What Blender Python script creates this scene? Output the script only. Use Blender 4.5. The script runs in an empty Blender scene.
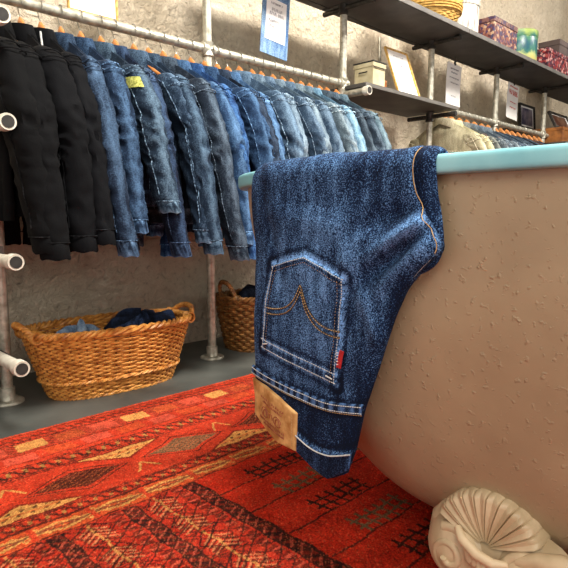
import bpy, bmesh, math, random
import numpy as np
from mathutils import Vector, Matrix, noise
PI = math.pi
random.seed(7)
COL = bpy.context.scene.collection

# ------------------------------------------------------------------ helpers
def lin(c):
    return tuple(((v/255)/12.92 if v/255 <= .04045 else ((v/255+.055)/1.055)**2.4) for v in c[:3]) + (1,)

def tag(o, label=None, cat=None, group=None, kind=None):
    if label: o['label'] = label
    if cat: o['category'] = cat
    if group: o['group'] = group
    if kind: o['kind'] = kind
    return o

def empty(name, loc=(0, 0, 0), label=None, cat=None, group=None):
    o = bpy.data.objects.new(name, None); COL.objects.link(o)
    o.location = loc; o.empty_display_size = .05
    return tag(o, label, cat, group)

class MB:
    """collects geometry for ONE mesh"""
    def __init__(s): s.v = []; s.f = []; s.a = []
    def add(s, vs, fs, att=None):
        b = len(s.v); s.v += [tuple(v) for v in vs]; s.f += [tuple(i+b for i in f) for f in fs]
        s.a += (list(att) if att is not None else [0.5]*len(vs))
    def box(s, c, d, M=None):
        x, y, z = d[0]/2, d[1]/2, d[2]/2
        vs = [Vector((i*x, j*y, k*z)) for i in (-1, 1) for j in (-1, 1) for k in (-1, 1)]
        if M is not None: vs = [M @ v for v in vs]
        vs = [v+Vector(c) for v in vs]
        s.add(vs, [(0, 1, 3, 2), (4, 6, 7, 5), (0, 4, 5, 1), (2, 3, 7, 6), (0, 2, 6, 4), (1, 5, 7, 3)])
    def loft(s, rings, closed=True, caps=True, att=None):
        n = len(rings[0]); vs = [v for r in rings for v in r]; fs = []
        for i in range(len(rings)-1):
            for j in range(n if closed else n-1):
                k = (j+1) % n
                fs.append((i*n+j, i*n+k, (i+1)*n+k, (i+1)*n+j))
        if caps and closed:
            fs.append(tuple(range(n-1, -1, -1))); fs.append(tuple((len(rings)-1)*n+j for j in range(n)))
        s.add(vs, fs, att)
    def tube(s, pts, r, n=8, closed=False, caps=True):
        pts = [Vector(p) for p in pts]; m = len(pts); rings = []
        rr = r if isinstance(r, (list, tuple)) else [r]*m
        up = None
        for i, p in enumerate(pts):
            if closed: t = pts[(i+1) % m]-pts[i-1]
            else: t = pts[min(i+1, m-1)]-pts[max(i-1, 0)]
            if t.length < 1e-9: t = Vector((0, 0, 1))
            t.normalize()
            if up is None:
                up = Vector((0, 0, 1)) if abs(t.z) < .9 else Vector((1, 0, 0))
            up = (up-t*up.dot(t))
            if up.length < 1e-6: up = t.orthogonal()
            up.normalize(); w = t.cross(up)
            rings.append([p+(up*math.cos(2*PI*k/n)+w*math.sin(2*PI*k/n))*rr[i] for k in range(n)])
        if closed:
            rings.append(rings[0]); s.loft(rings, caps=False)
        else: s.loft(rings, caps=caps)
    def lathe(s, prof, c=(0, 0, 0), n=24, ax='z'):
        rings = []
        for r, h in prof:
            ring = []
            for k in range(n):
                a = 2*PI*k/n; q = (r*math.cos(a), r*math.sin(a), h)
                if ax == 'y': q = (q[0], h, -q[1])
                if ax == 'x': q = (h, q[0], q[1])
                ring.append(Vector(q)+Vector(c))
            rings.append(ring)
        s.loft(rings)
    def build(s, name, mat, parent=None, smooth=True, bevel=0, loc=None):
        me = bpy.data.meshes.new(name)
        me.from_pydata(s.v, [], s.f); me.update()
        bm = bmesh.new(); bm.from_mesh(me)
        bmesh.ops.recalc_face_normals(bm, faces=bm.faces); bm.to_mesh(me); bm.free()
        if smooth:
            me.polygons.foreach_set('use_smooth', [True]*len(me.polygons))
            try: me.set_sharp_from_angle(angle=math.radians(50))
            except Exception: pass
        at = me.attributes.new('fade_shade', 'FLOAT', 'POINT'); at.data.foreach_set('value', s.a)
        me.materials.append(mat)
        o = bpy.data.objects.new(name, me); COL.objects.link(o)
        if parent: o.parent = parent
        if loc: o.location = loc
        if bevel:
            b = o.modifiers.new('bevel', 'BEVEL'); b.width = bevel; b.segments = 2; b.limit_method = 'ANGLE'
        return o

# ------------------------------------------------------------------ materials
def newmat(name):
    m = bpy.data.materials.new(name); m.use_nodes = True
    nt = m.node_tree; return m, nt, nt.nodes['Principled BSDF']
def N(nt, t, **kw):
    n = nt.nodes.new(t)
    for k, v in kw.items():
        if k in n.inputs: n.inputs[k].default_value = v
        else: setattr(n, k, v)
    return n
def ramp(nt, fac, stops):
    r = nt.nodes.new('ShaderNodeValToRGB'); e = r.color_ramp.elements
    while len(e) < len(stops): e.new(.5)
    for i, (p, c) in enumerate(stops): e[i].position = p; e[i].color = lin(c)
    nt.links.new(fac, r.inputs[0]); return r
def noisy(name, c1, c2, scale=20, rough=.6, metal=0, bump=.1, bscale=None, detail=6, lo=.35, hi=.65, dist=.01, spec=.5, stretch=None):
    m, nt, b = newmat(name)
    tc = N(nt, 'ShaderNodeTexCoord'); src = tc.outputs['Object']
    if stretch:
        mp = N(nt, 'ShaderNodeMapping'); mp.inputs['Scale'].default_value = stretch
        nt.links.new(src, mp.inputs[0]); src = mp.outputs[0]
    n = N(nt, 'ShaderNodeTexNoise', Scale=scale, Detail=detail); nt.links.new(src, n.inputs['Vector'])
    r = ramp(nt, n.outputs[0], [(lo, c1), (hi, c2)]); nt.links.new(r.outputs[0], b.inputs['Base Color'])
    b.inputs['Roughness'].default_value = rough; b.inputs['Metallic'].default_value = metal
    b.inputs['Specular IOR Level'].default_value = spec
    if bump:
        n2 = N(nt, 'ShaderNodeTexNoise', Scale=bscale or scale*2, Detail=detail); nt.links.new(src, n2.inputs['Vector'])
        bp = N(nt, 'ShaderNodeBump', Strength=bump, Distance=dist); nt.links.new(n2.outputs[0], bp.inputs['Height'])
        nt.links.new(bp.outputs[0], b.inputs['Normal'])
    return m

def denim(name, dark, light, speck=420, contrast=.34, seed=0.0, big=6.0, cloud=1.0):
    """woven indigo cotton: slow fading + fine speckle + wear from the mesh's own fade attribute"""
    m, nt, b = newmat(name)
    tc = N(nt, 'ShaderNodeTexCoord'); L = nt.links.new
    mp = N(nt, 'ShaderNodeMapping'); mp.inputs['Location'].default_value = (seed, seed*.7, seed*.3)
    L(tc.outputs['Object'], mp.inputs[0])
    at = N(nt, 'ShaderNodeAttribute'); at.attribute_name = 'fade_shade'
    a = N(nt, 'ShaderNodeTexNoise', Scale=big, Detail=4.0); L(mp.outputs[0], a.inputs['Vector'])
    f = N(nt, 'ShaderNodeTexNoise', Scale=speck, Detail=2.0); L(mp.outputs[0], f.inputs['Vector'])
    mid = N(nt, 'ShaderNodeTexNoise', Scale=70.0, Detail=5.0)
    mp2 = N(nt, 'ShaderNodeMapping'); mp2.inputs['Scale'].default_value = (1, 1, .22)
    L(mp.outputs[0], mp2.inputs[0]); L(mp2.outputs[0], mid.inputs['Vector'])
    def mad(x, k, c):
        q = N(nt, 'ShaderNodeMath', operation='MULTIPLY_ADD'); q.inputs[1].default_value = k; q.inputs[2].default_value = c
        L(x, q.inputs[0]); return q.outputs[0]
    def add(x, y):
        q = N(nt, 'ShaderNodeMath', operation='ADD'); L(x, q.inputs[0]); L(y, q.inputs[1]); return q.outputs[0]
    s = add(add(mad(a.outputs[0], .5*cloud, -.25*cloud), mad(f.outputs[0], contrast*3, -contrast*1.5)), add(mad(at.outputs['Fac'], 1.0, 0), mad(mid.outputs[0], .7*cloud, -.35*cloud)))
    r = ramp(nt, s, [(0.05, tuple(v*.55 for v in dark)), (.38, dark), (.72, light), (1.0, tuple(min(255, v*1.25+20) for v in light))])
    L(r.outputs[0], b.inputs['Base Color'])
    b.inputs['Roughness'].default_value = .9; b.inputs['Specular IOR Level'].default_value = .15
    bp = N(nt, 'ShaderNodeBump', Strength=.35, Distance=.0015); L(f.outputs[0], bp.inputs['Height']); L(bp.outputs[0], b.inputs['Normal'])
    return m

def plaster():
    m, nt, b = newmat('rough_plaster'); L = nt.links.new
    tc = N(nt, 'ShaderNodeTexCoord')
    a = N(nt, 'ShaderNodeTexNoise', Scale=2.2, Detail=8.0, Roughness=.6); L(tc.outputs['Object'], a.inputs['Vector'])
    c = N(nt, 'ShaderNodeTexNoise', Scale=38.0, Detail=8.0, Roughness=.65, Distortion=.8); L(tc.outputs['Object'], c.inputs['Vector'])
    r = ramp(nt, a.outputs[0], [(.3, (204, 188, 162)), (.5, (228, 215, 192)), (.7, (243, 232, 212))])
    r2 = ramp(nt, c.outputs[0], [(.30, (100, 84, 66)), (.41, (228, 220, 208)), (.7, (255, 253, 248))])
    mx = N(nt, 'ShaderNodeMix', data_type='RGBA', blend_type='MULTIPLY'); mx.inputs[0].default_value = .55
    L(r.outputs[0], mx.inputs[6]); L(r2.outputs[0], mx.inputs[7]); L(mx.outputs[2], b.inputs['Base Color'])
    b.inputs['Roughness'].default_value = .95
    v = N(nt, 'ShaderNodeTexVoronoi', Scale=26.0); L(tc.outputs['Object'], v.inputs['Vector'])
    sm = N(nt, 'ShaderNodeMath', operation='MULTIPLY_ADD'); sm.inputs[1].default_value = .3
    L(v.outputs['Distance'], sm.inputs[0]); L(c.outputs[0], sm.inputs[2])
    bp = N(nt, 'ShaderNodeBump', Strength=1.0, Distance=.032); L(sm.outputs[0], bp.inputs['Height']); L(bp.outputs[0], b.inputs['Normal'])
    return m

def tub_paint():
    m, nt, b = newmat('tub_paint'); L = nt.links.new
    tc = N(nt, 'ShaderNodeTexCoord')
    a = N(nt, 'ShaderNodeTexNoise', Scale=5.0, Detail=6.0); L(tc.outputs['Object'], a.inputs['Vector'])
    r = ramp(nt, a.outputs[0], [(.3, (150, 130, 102)), (.7, (176, 156, 124))]); L(r.outputs[0], b.inputs['Base Color'])
    b.inputs['Roughness'].default_value = .36
    n1 = N(nt, 'ShaderNodeTexNoise', Scale=120.0, Detail=3.0, Distortion=.1); L(tc.outputs['Object'], n1.inputs['Vector'])
    r2 = N(nt, 'ShaderNodeMapRange'); r2.inputs[1].default_value = .60; r2.inputs[2].default_value = .78; L(n1.outputs[0], r2.inputs[0])
    n2 = N(nt, 'ShaderNodeTexNoise', Scale=18.0, Detail=4.0); L(tc.outputs['Object'], n2.inputs['Vector'])
    ad = N(nt, 'ShaderNodeMath', operation='ADD'); L(r2.outputs[0], ad.inputs[0]); L(n2.outputs[0], ad.inputs[1])
    bp = N(nt, 'ShaderNodeBump', Strength=.45, Distance=.003); L(ad.outputs[0], bp.inputs['Height']); L(bp.outputs[0], b.inputs['Normal'])
    return m

def wear(name, c1, c2, rough=.7, bump=.2, sc=60):
    return noisy(name, c1, c2, scale=sc, rough=rough, bump=bump, dist=.002)

M = {}
M['plaster'] = plaster()
M['floor'] = noisy('dark_concrete', (48, 52, 50), (94, 96, 90), scale=3.5, rough=.42, bump=.15, bscale=60, detail=10, lo=.3, hi=.72, dist=.003)
M['ceiling'] = noisy('ceiling_paint', (150, 138, 120), (176, 165, 146), scale=4, rough=.9)
M['tub'] = tub_paint()
M['rim'] = noisy('blue_rim_enamel', (126, 190, 200), (150, 208, 214), scale=14, rough=.3, bump=.05)
M['tubin'] = noisy('white_enamel', (225, 225, 218), (238, 236, 230), scale=5, rough=.25, bump=0)
M['foot'] = noisy('cream_cast_iron', (184, 162, 126), (212, 190, 154), scale=22, rough=.45, bump=.35, bscale=90, dist=.002)
M['pipe'] = noisy('galvanised_pipe', (150, 146, 130), (204, 200, 184), scale=45, rough=.42, metal=.55, bump=.15, dist=.002)
M['cap'] = noisy('pipe_ring_pale', (205, 198, 180), (225, 220, 204), scale=45, rough=.45, metal=.1, bump=.05)
M['dark_metal'] = noisy('dark_clamp_iron', (44, 42, 38), (74, 70, 64), scale=50, rough=.5, metal=.5, bump=.1)
M['black'] = noisy('black_trim_and_shade', (28, 27, 25), (46, 44, 40), scale=50, rough=.8, bump=0)
M['shelf'] = noisy('dark_shelf_board', (54, 52, 49), (76, 73, 69), scale=9, rough=.6, bump=.1, bscale=120, dist=.001)
M['shelf_edge'] = noisy('shelf_edge', (84, 82, 78), (108, 104, 98), scale=9, rough=.6, bump=0)
M['wood'] = noisy('hanger_wood', (176, 104, 48), (214, 146, 82), scale=30, rough=.45, bump=.05, stretch=(1, .2, 1))
M['oldwood'] = noisy('brown_wood', (120, 70, 30), (176, 112, 52), scale=25, rough=.5, bump=.1, stretch=(.2, 1, 1))
M['wire'] = noisy('steel_wire', (150, 148, 140), (190, 186, 176), scale=40, rough=.3, metal=.9, bump=0)
M['paper'] = noisy('white_paper', (242, 238, 232), (250, 247, 243), scale=5, rough=.85, bump=0)
M['ink'] = noisy('grey_ink', (120, 118, 128), (140, 136, 146), scale=20, rough=.9, bump=0)
M['redink'] = noisy('red_ink', (200, 96, 90), (214, 116, 104), scale=20, rough=.9, bump=0)
M['wicker'] = noisy('orange_wicker', (164, 96, 34), (232, 164, 80), scale=55, rough=.45, bump=.2, dist=.002, lo=.3, hi=.62, detail=3)
M['wicker_dark'] = noisy('wicker_stake', (110, 58, 20), (160, 92, 36), scale=60, rough=.5, bump=.2, dist=.002)
M['wicker2'] = noisy('brown_wicker', (96, 62, 28), (168, 118, 62), scale=55, rough=.5, bump=.2, dist=.002)
M['straw'] = noisy('straw', (176, 134, 60), (222, 184, 104), scale=60, rough=.6, bump=.2, dist=.002)
M['stitch_gold'] = noisy('gold_thread', (168, 132, 84), (196, 164, 116), scale=200, rough=.7, bump=0)
M['stitch_pale'] = noisy('pale_thread', (168, 172, 176), (206, 206, 200), scale=200, rough=.7, bump=0)
M['stitch_brown'] = noisy('brown_thread', (30, 26, 30), (62, 48, 42), scale=160, rough=.7, bump=0)
M['leather'] = noisy('tan_leather_patch', (164, 112, 54), (226, 182, 116), scale=45, rough=.6, bump=.5, bscale=120, dist=.002)
M['stamp'] = noisy('faded_red_stamp', (132, 62, 36), (162, 92, 56), scale=70, rough=.7, bump=0)
M['redtab'] = noisy('red_tab', (176, 26, 30), (204, 40, 40), scale=60, rough=.7, bump=0)
M['brass'] = noisy('brass_button', (150, 120, 70), (190, 160, 100), scale=60, rough=.35, metal=.9, bump=0)
M['jeans'] = denim('blue_jeans_denim', (16, 34, 66), (88, 126, 172), speck=560, contrast=.62, big=4)
M['jeans_dark'] = denim('blue_jeans_denim_dark', (12, 22, 44), (52, 78, 116), speck=520, contrast=.45, seed=3)

# ------------------------------------------------------------------ setting
WALL_Y = 2.02
def structure(name, mb, mat, smooth=False):
    o = mb.build(name, mat, smooth=smooth); o['kind'] = 'structure'; return o
b = MB(); b.box((3.2, 0.3, -.05), (9.4, 4.2, .1)); structure('floor', b, M['floor'])
# wall: gently uneven plaster
b = MB(); nx, nz = 240, 90; vs = []; fs = []
for k in range(nz+1):
    for i in range(nx+1):
        x = -1.5+9.4*i/nx; z = 2.7*k/nz
        y = WALL_Y+.012*noise.noise(Vector((x*2.3, z*2.3, 1)))+.006*noise.noise(Vector((x*9, z*9, 4)))
        vs.append((x, y, z))
for k in range(nz):
    for i in range(nx):
        q = k*(nx+1)+i; fs.append((q, q+1, q+nx+2, q+nx+1))
b.add(vs, fs); b.box((3.2, 2.12, 1.35), (9.4, .14, 2.7))
structure('wall_back', b, M['plaster'], True)
b = MB(); b.box((3.2, 0.3, 2.75), (9.4, 4.2, .1)); structure('ceiling', b, M['ceiling'])
b = MB(); b.box((7.95, 0.3, 1.35), (.1, 4.2, 2.7)); structure('wall_right', b, M['plaster'])

# ------------------------------------------------------------------ rug
def make_rug():
    RED = np.array(lin((200, 54, 30))[:3]); RED2 = np.array(lin((212, 76, 50))[:3]); DK = np.array(lin((30, 14, 16))[:3])
    TAN = np.array(lin((222, 158, 84))[:3]); ORG = np.array(lin((214, 104, 48))[:3]); BRN = np.array(lin((112, 60, 40))[:3])
    GRY = np.array(lin((116, 96, 66))[:3]); PINK = np.array(lin((214, 92, 70))[:3])
    xs = np.concatenate([np.linspace(-.9, .12, 60), np.arange(.125, 1.45, .0025), np.linspace(1.46, 2.5, 60)])
    ys = np.concatenate([np.linspace(-1.0, .36, 60), np.arange(.3625, 1.4425, .0025)])
    X, Y = np.meshgrid(xs, ys)
    rng = np.random.default_rng(3)
    ph = np.sin(X*61+3*np.sin(Y*37))*.5+np.sin(Y*83+2*np.sin(X*29))*.5       # hand-made wobble
    Xw = X+.0022*np.sin(Y*70+X*20); Yw = Y+.0022*np.sin(X*55+Y*11)
    C = np.zeros(X.shape+(3,)); C[:] = RED
    def put(mask, c, a=1.0):
        mk = (mask*a)[..., None] if mask.dtype != bool else np.where(mask, a, 0.0)[..., None]
        C[:] = C*(1-mk)+c*mk
    per = lambda v, p, o=0: np.mod(v-o, p)/p
    # outer stripes
    put(Yw > 1.428, RED2, .8)
    put((Yw > 1.421) & (Yw < 1.426), DK, .7)
    # small row of dark hooks
    g = (Yw > 1.385) & (Yw < 1.415); put(g & (np.abs(per(Xw+.5*(Yw-1.4), .022)-.5) < .2), DK, .62); put(g & (np.abs(Yw-1.4) < .003), DK, .6)
    put((np.abs(Yw-1.38) < .003), DK, .85)
    # box band
    g = (Yw > 1.312) & (Yw < 1.378)
    k = np.floor((Xw-.44)/.0925).astype(int); u = np.mod(Xw-.44, .0925)
    box = g & (u > .012) & (u < .080) & (Yw > 1.322) & (Yw < 1.370)
    put(g, RED2, .5)
    put(box & (np.mod(k, 3) == 0), TAN, .95); put(box & (np.mod(k, 3) == 1), ORG, .45); put(box & (np.mod(k, 3) == 2), PINK, .45)
    put(box & (np.mod(k, 3) == 1) & (np.abs(per(Xw+Yw, .016)-.5) < .16), DK, .55)
    put(g & ~box & (np.abs(per(Yw+Xw, .014)-.5) < .2), DK, .75)
    put(np.abs(Yw-1.307) < .0022, DK, .75)
    # second row of pale boxes
    g = (Yw > 1.262) & (Yw < 1.303); u = np.mod(Xw-.39, .0925); k = np.floor((Xw-.39)/.0925).astype(int)
    put(g & (u > .012) & (u < .082) & (np.mod(k, 2) == 0), PINK, .55); put(g & (u > .012) & (u < .082) & (np.mod(k, 2) == 1), ORG, .28)
    put(np.abs(Yw-1.258) < .002, DK, .65)
    # guard band of dark zigzags
    def guard(y0, y1, p, a=.8):
        mid = (y0+y1)/2; h = (y1-y0)/2
        g = (Yw > y0) & (Yw < y1)
        zz = mid+h*.6*(np.abs(per(Xw, p)-.5)*4-1)
        put(g & (np.abs(Yw-zz) < h*.30), DK, a)
        put(g & (np.abs(per(Xw, p*.5)-.5) < .16) & (np.abs(Yw-mid) < h*.85), DK, a*.7)
        put(g & (np.abs(per(Xw, p, p*.25)-.5) < .12) & (np.abs(Yw-mid) < h*.4), TAN, .55)
        put((np.abs(Yw-y0) < .002) | (np.abs(Yw-y1) < .002), DK, a)
    guard(1.190, 1.236, .036, .9)
    # plain strip, then the wide band of lozenges
    def loz(cx, cy, hw, hh): return np.abs(Xw-cx)/hw+np.abs(Yw-cy)/hh
    for i in range(-6, 12):
        cx = .49+.262*i
        d = loz(cx, 1.098, .115, .058); put((d < 1.0) & (d > .92), DK, .8)
        d2 = loz(cx, 1.098, .096, .042)
        fill = DK if i % 2 == 0 else GRY
        put(d2 < 1, fill, .88)
        put((d2 < .92) & (np.abs(per(Xw*1.0+Yw*2.0, .024)-.5) < .09), BRN if i % 2 == 0 else DK, .8)
        put((d2 < .92) & (np.abs(per(Xw*1.0-Yw*2.0, .024)-.5) < .07), ORG, .6)
        # tan triangles between, alternately from the top and bottom edge
        tx = cx+.131
        if i % 2 == 0: yb, sg = 1.176, -1
        else: yb, sg = 1.018, 1
        hgt = .052; t = (Yw-yb)*sg
        tri = (t > 0) & (np.abs(Xw-tx) < .10*(1-t/hgt))
        put((t > -.004) & (np.abs(Xw-tx) < .112*(1-t/(hgt+.008))), DK, .6)
        put(tri, TAN, .95)
        put(tri & (t > .004) & (t < hgt*.75) & (np.abs(Xw-tx) < .085*(1-t/hgt)) & (np.abs(per(Xw-.6*Yw, .024)-.5) < .18) & (np.abs(per(Yw, .016)-.5) < .26), DK, .8)
        put(tri & (np.abs(t-hgt*.35) < .003), ORG, .7)
        # small tan bars
        for sx in (-1, 1):
            yc_ = 1.135 if sg > 0 else 1.060; q = (np.abs((Xw-tx)*.86*sx+(Yw-yc_)*.5-.012) < .0028) & (np.abs(Yw-yc_) < .022) & ((Xw-tx)*sx > 0)
            put(q, TAN, .85)
    put(((np.abs(Yw-1.182) < .002) | (np.abs(Yw-1.013) < .002)), DK, .7)
    guard(.978, 1.008, .030, .85)
    # tan scroll band
    g = (Yw > .926) & (Yw < .972)
    put(g, ORG, .45); u = per(Xw, .11)
    put(g & (np.abs(Yw-.949-.014*np.sin(Xw*2*PI/.037)) < .0032), TAN, .85)
    put(g & (np.abs(Yw-.949+.012*np.sin(Xw*2*PI/.037+.6)) < .0022), BRN, .7)
    put(g & (np.abs(np.abs(Yw-.949)-.014*(1-np.abs(u-.5)*2)) < .0035), TAN, .95)
    put(g & (np.abs(np.abs(Yw-.949)-.006*(1-np.abs(u-.5)*2)) < .0025), BRN, .8)
    put(g & (u < .10), RED, .85)
    put(((np.abs(Yw-.974) < .002) | (np.abs(Yw-.924) < .002)), DK, .8)
    # field: plain panel with comb motifs
    F = (Yw < .920)
    P = F & (Xw > .655) & (Xw < 1.3)
    put(P, np.array(lin((206, 40, 20))[:3]), .9)
    lines = [.838, .745, .645, .548, .45, .352, .255]
    for y in lines: put(P & (np.abs(Yw-y) < .0024), DK, .85)
    edges = [.92]+lines
    for i in range(len(edges)-1):
        yc = (edges[i]+edges[i+1])/2-.018; col = DK if i % 2 == 0 else GRY
        for c0 in (.825, 1.085):
            x0, x1 = c0-.075, c0+.075
            G = P & (Xw > x0) & (Xw < x1) & (np.abs(Yw-yc) < .029)
            put(G & ((np.abs(np.abs(Yw-yc)-.011) < .0032)), col, .95)
            put(G & (np.abs(per(Xw, .025, x0)-.5) < .15), col, .95)
    # dark-banded panel
    Q = F & (Xw <= .655)
    put(Q, np.array(lin((188, 44, 28))[:3]), .9)
    def vband(x0, x1, a=.85):
        g = Q & (Xw > x0) & (Xw < x1)
        put(g, DK, .62)
        put(g & (np.abs(per(Yw+(Xw-x0)*.8, .022)-.5) < .28), DK, a)
        put(g & (np.abs(per(Yw-(Xw-x0)*.8, .022, .006)-.5) < .12), PINK, .6)
        put(Q & ((np.abs(Xw-x0) < .002) | (np.abs(Xw-x1) < .002)), DK, .9)
    for x0 in (.622, .486, .350, .214): vband(x0, x0+.027)
    for x0 in (.592, .456, .320): 
        g = Q & (np.abs(Xw-x0-.013) < .010); put(g & (np.abs(per(Yw, .014)-.5) < .3), DK, .6)
        put(g & (np.abs(per(Yw, .028)-.5) < .1), PINK, .6)
    for xc in (.553, .418, .282):
        for j in range(-12, 12):
            yc = .888-.083*j
            rx = np.abs(Xw-xc); ry = Yw-yc
            W = Q & (rx < .034) & (np.abs(ry) < .0395)
            put(W & (np.abs(np.abs(ry)-.0385) < .0018), DK, .8)
            put(W & (np.abs(rx/.034+np.abs(ry)/.0385-1) < .06), DK, .85)
            for q in (.2, .45, .7, .95):
                put(W & (np.abs(rx*.75+ry+.030-q*.05) < .0024) & (rx < .026), np.array(lin((220, 140, 92))[:3]), .75)
                put(W & (np.abs(rx*.75+ry+.0345-q*.05) < .0018) & (rx < .028), DK, .8)
            put(W & (rx < .0025), TAN, .7)
            put(W & (np.abs(rx*.9-ry+.014) < .0022), DK, .75)
    put(Q & (np.abs(per(Xw*1.0+Yw*1.35, .042)-.5) < .06), DK, .8)
    put(Q & (np.abs(per(Xw*1.0-Yw*1.35, .042)-.5) < .06), DK, .8)
    put(Q & ((np.abs(Xw-.652) < .002)), DK, .9)
    # abrash, worn knots
    C[:] = C*(1-.16*(ph[..., None]*.5+.5)*.5)+np.array(lin((226, 96, 60))[:3])*.16*(ph[..., None]*.5+.5)*.5
    fl = (rng.random(X.shape) > .93)[..., None]; C[:] = np.where(fl, C*.6+np.array(lin((226, 120, 80))[:3])*.4, C)
    V = 1+.10*np.sin(Y*47+np.sin(X*9)*2)+.08*ph+rng.normal(0, .15, X.shape)+np.kron(rng.normal(0, .11, (X.shape[0]//4+1, X.shape[1]//4+1)), np.ones((4, 4)))[:X.shape[0], :X.shape[1]]
    C *= np.clip(V*.86, .2, 1.5)[..., None]
    C[..., 1] += .010*rng.random(X.shape); C[..., 2] += .004*rng.random(X.shape)
    ny, nxx = X.shape
    Z = np.full(X.shape, .008)+rng.normal(0, .0006, X.shape)
    Z[-1, :] = .001
    V3 = np.stack([X, Y, Z], -1).reshape(-1, 3)
    idx = np.arange(ny*nxx).reshape(ny, nxx)
    Fq = np.stack([idx[:-1, :-1], idx[:-1, 1:], idx[1:, 1:], idx[1:, :-1]], -1).reshape(-1, 4)
    me = bpy.data.meshes.new('rug'); me.vertices.add(len(V3)); me.vertices.foreach_set('co', V3.ravel())
    me.loops.add(Fq.size); me.loops.foreach_set('vertex_index', Fq.ravel().astype(np.int32))
    me.polygons.add(len(Fq)); me.polygons.foreach_set('loop_start', np.arange(0, Fq.size, 4, dtype=np.int32))
    me.update(calc_edges=True)
    ca = me.color_attributes.new('dye', 'FLOAT_COLOR', 'POINT')
    ca.data.foreach_set('color', np.concatenate([np.clip(C, 0, 1), np.ones(X.shape+(1,))], -1).reshape(-1).astype(np.float32))
    m, nt, bs = newmat('woven_wool'); at = N(nt, 'ShaderNodeAttribute'); at.attribute_name = 'dye'
    tc = N(nt, 'ShaderNodeTexCoord'); nz = N(nt, 'ShaderNodeTexNoise', Scale=260.0, Detail=3.0); nt.links.new(tc.outputs['Object'], nz.inputs['Vector'])
    r = ramp(nt, nz.outputs[0], [(.3, (178, 170, 166)), (.62, (255, 255, 255))])
    mx = N(nt, 'ShaderNodeMix', data_type='RGBA', blend_type='MULTIPLY'); mx.inputs[0].default_value = 1
    nt.links.new(at.outputs['Color'], mx.inputs[6]); nt.links.new(r.outputs[0], mx.inputs[7]); nt.links.new(mx.outputs[2], bs.inputs['Base Color'])
    bs.inputs['Roughness'].default_value = .95; bs.inputs['Specular IOR Level'].default_value = .1
    bp = N(nt, 'ShaderNodeBump', Strength=.5, Distance=.002); nt.links.new(nz.outputs[0], bp.inputs['Height']); nt.links.new(bp.outputs[0], bs.inputs['Normal'])
    me.materials.append(m)
    o = bpy.data.objects.new('rug', me); COL.objects.link(o)
    tag(o, 'large red woven rug with dark and tan tribal borders lying on the concrete floor', 'rug')
make_rug()

# ------------------------------------------------------------------ bathtub
XC = 1.0
TL = [(.608, .352, .962), (.55, .351, .955), (.48, .347, .935), (.40, .341, .90), (.33, .332, .865), (.27, .321, .825), (.22, .308, .785), (.17, .288, .74), (.13, .265, .70), (.10, .24, .665), (.075, .205, .62), (.058, .15, .55), (.05, .06, .45)]
def stadium(w, ye, z, n=40, ns=24):
    yn = 0.26-(ye-.26)   # symmetric about y=.26-ish, near end runs past the camera side
    ring = []
    for i in range(n+1):
        t = PI*i/n; ring.append((XC-w*math.cos(t), ye-w+w*math.sin(t), z))
    for i in range(1, ns): ring.append((XC+w, ye-w+(yn+w-(ye-w))*i/ns, z))
    for i in range(n+1):
        t = PI*i/n; ring.append((XC+w*math.cos(t), yn+w-w*math.sin(t), z))
    for i in range(1, ns): ring.append((XC-w, yn+w+(ye-w-(yn+w))*i/ns, z))
    return ring
def smooth_levels(L, k=3):
    out = []
    for i in range(len(L)-1):
        p0, p1, p2, p3 = L[max(i-1, 0)], L[i], L[i+1], L[min(i+2, len(L)-1)]
        for j in range(k):
            t = j/k
            out.append(tuple(.5*((2*p1[q])+(-p0[q]+p2[q])*t+(2*p0[q]-5*p1[q]+4*p2[q]-p3[q])*t*t+(-p0[q]+3*p1[q]-3*p2[q]+p3[q])*t**3) for q in range(3)))
    return out+[L[-1]]
tub = empty('bathtub', (XC, .26, 0), 'freestanding clawfoot bathtub with beige painted body and pale blue rolled rim', 'bathtub')
TO = (-XC, -.26, 0)
b = MB()
b.loft([stadium(w, ye, z) for z, w, ye in smooth_levels(TL)], caps=False)
last = stadium(.06, .45, .05); b.add(last, [tuple(range(len(last)))])
b.build('tub_body', M['tub'], tub, loc=TO)
b = MB()
b.loft([stadium(w, ye, z) for z, w, ye in smooth_levels([(.612, .338, .948), (.5, .328, .925), (.38, .31, .88), (.25, .28, .80), (.15, .22, .70), (.11, .14, .60), (.10, .05, .5)])], caps=False)
last = stadium(.05, .5, .10); b.add(last, [tuple(range(len(last)))])
o = b.build('tub_basin', M['tubin'], tub, loc=TO); o['label'] = 'white enamel inside of the tub'
b = MB()
# rolled rim: profile swept around the stadium
prof = []
for k in range(32):
    a = 2*PI*(k+.5)/32
    prof.append((.0150*math.copysign(abs(math.cos(a))**.42, math.cos(a)), .0125*math.copysign(abs(math.sin(a))**.42, math.sin(a))))
ringsW = []
for px, pz in prof: ringsW.append(stadium(.355+px, .965+px, .6135+pz, 60, 24))
n = len(ringsW[0]); vs = [v for r in ringsW for v in r]; fs = []
for i in range(32):
    for j in range(n):
        k = (j+1) % n; i2 = (i+1) % 32
        fs.append((i*n+j, i*n+k, i2*n+k, i2*n+j))
b.add(vs, fs); o = b.build('rim', M['rim'], tub, loc=TO); o['label'] = 'pale blue rolled rim'

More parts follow.
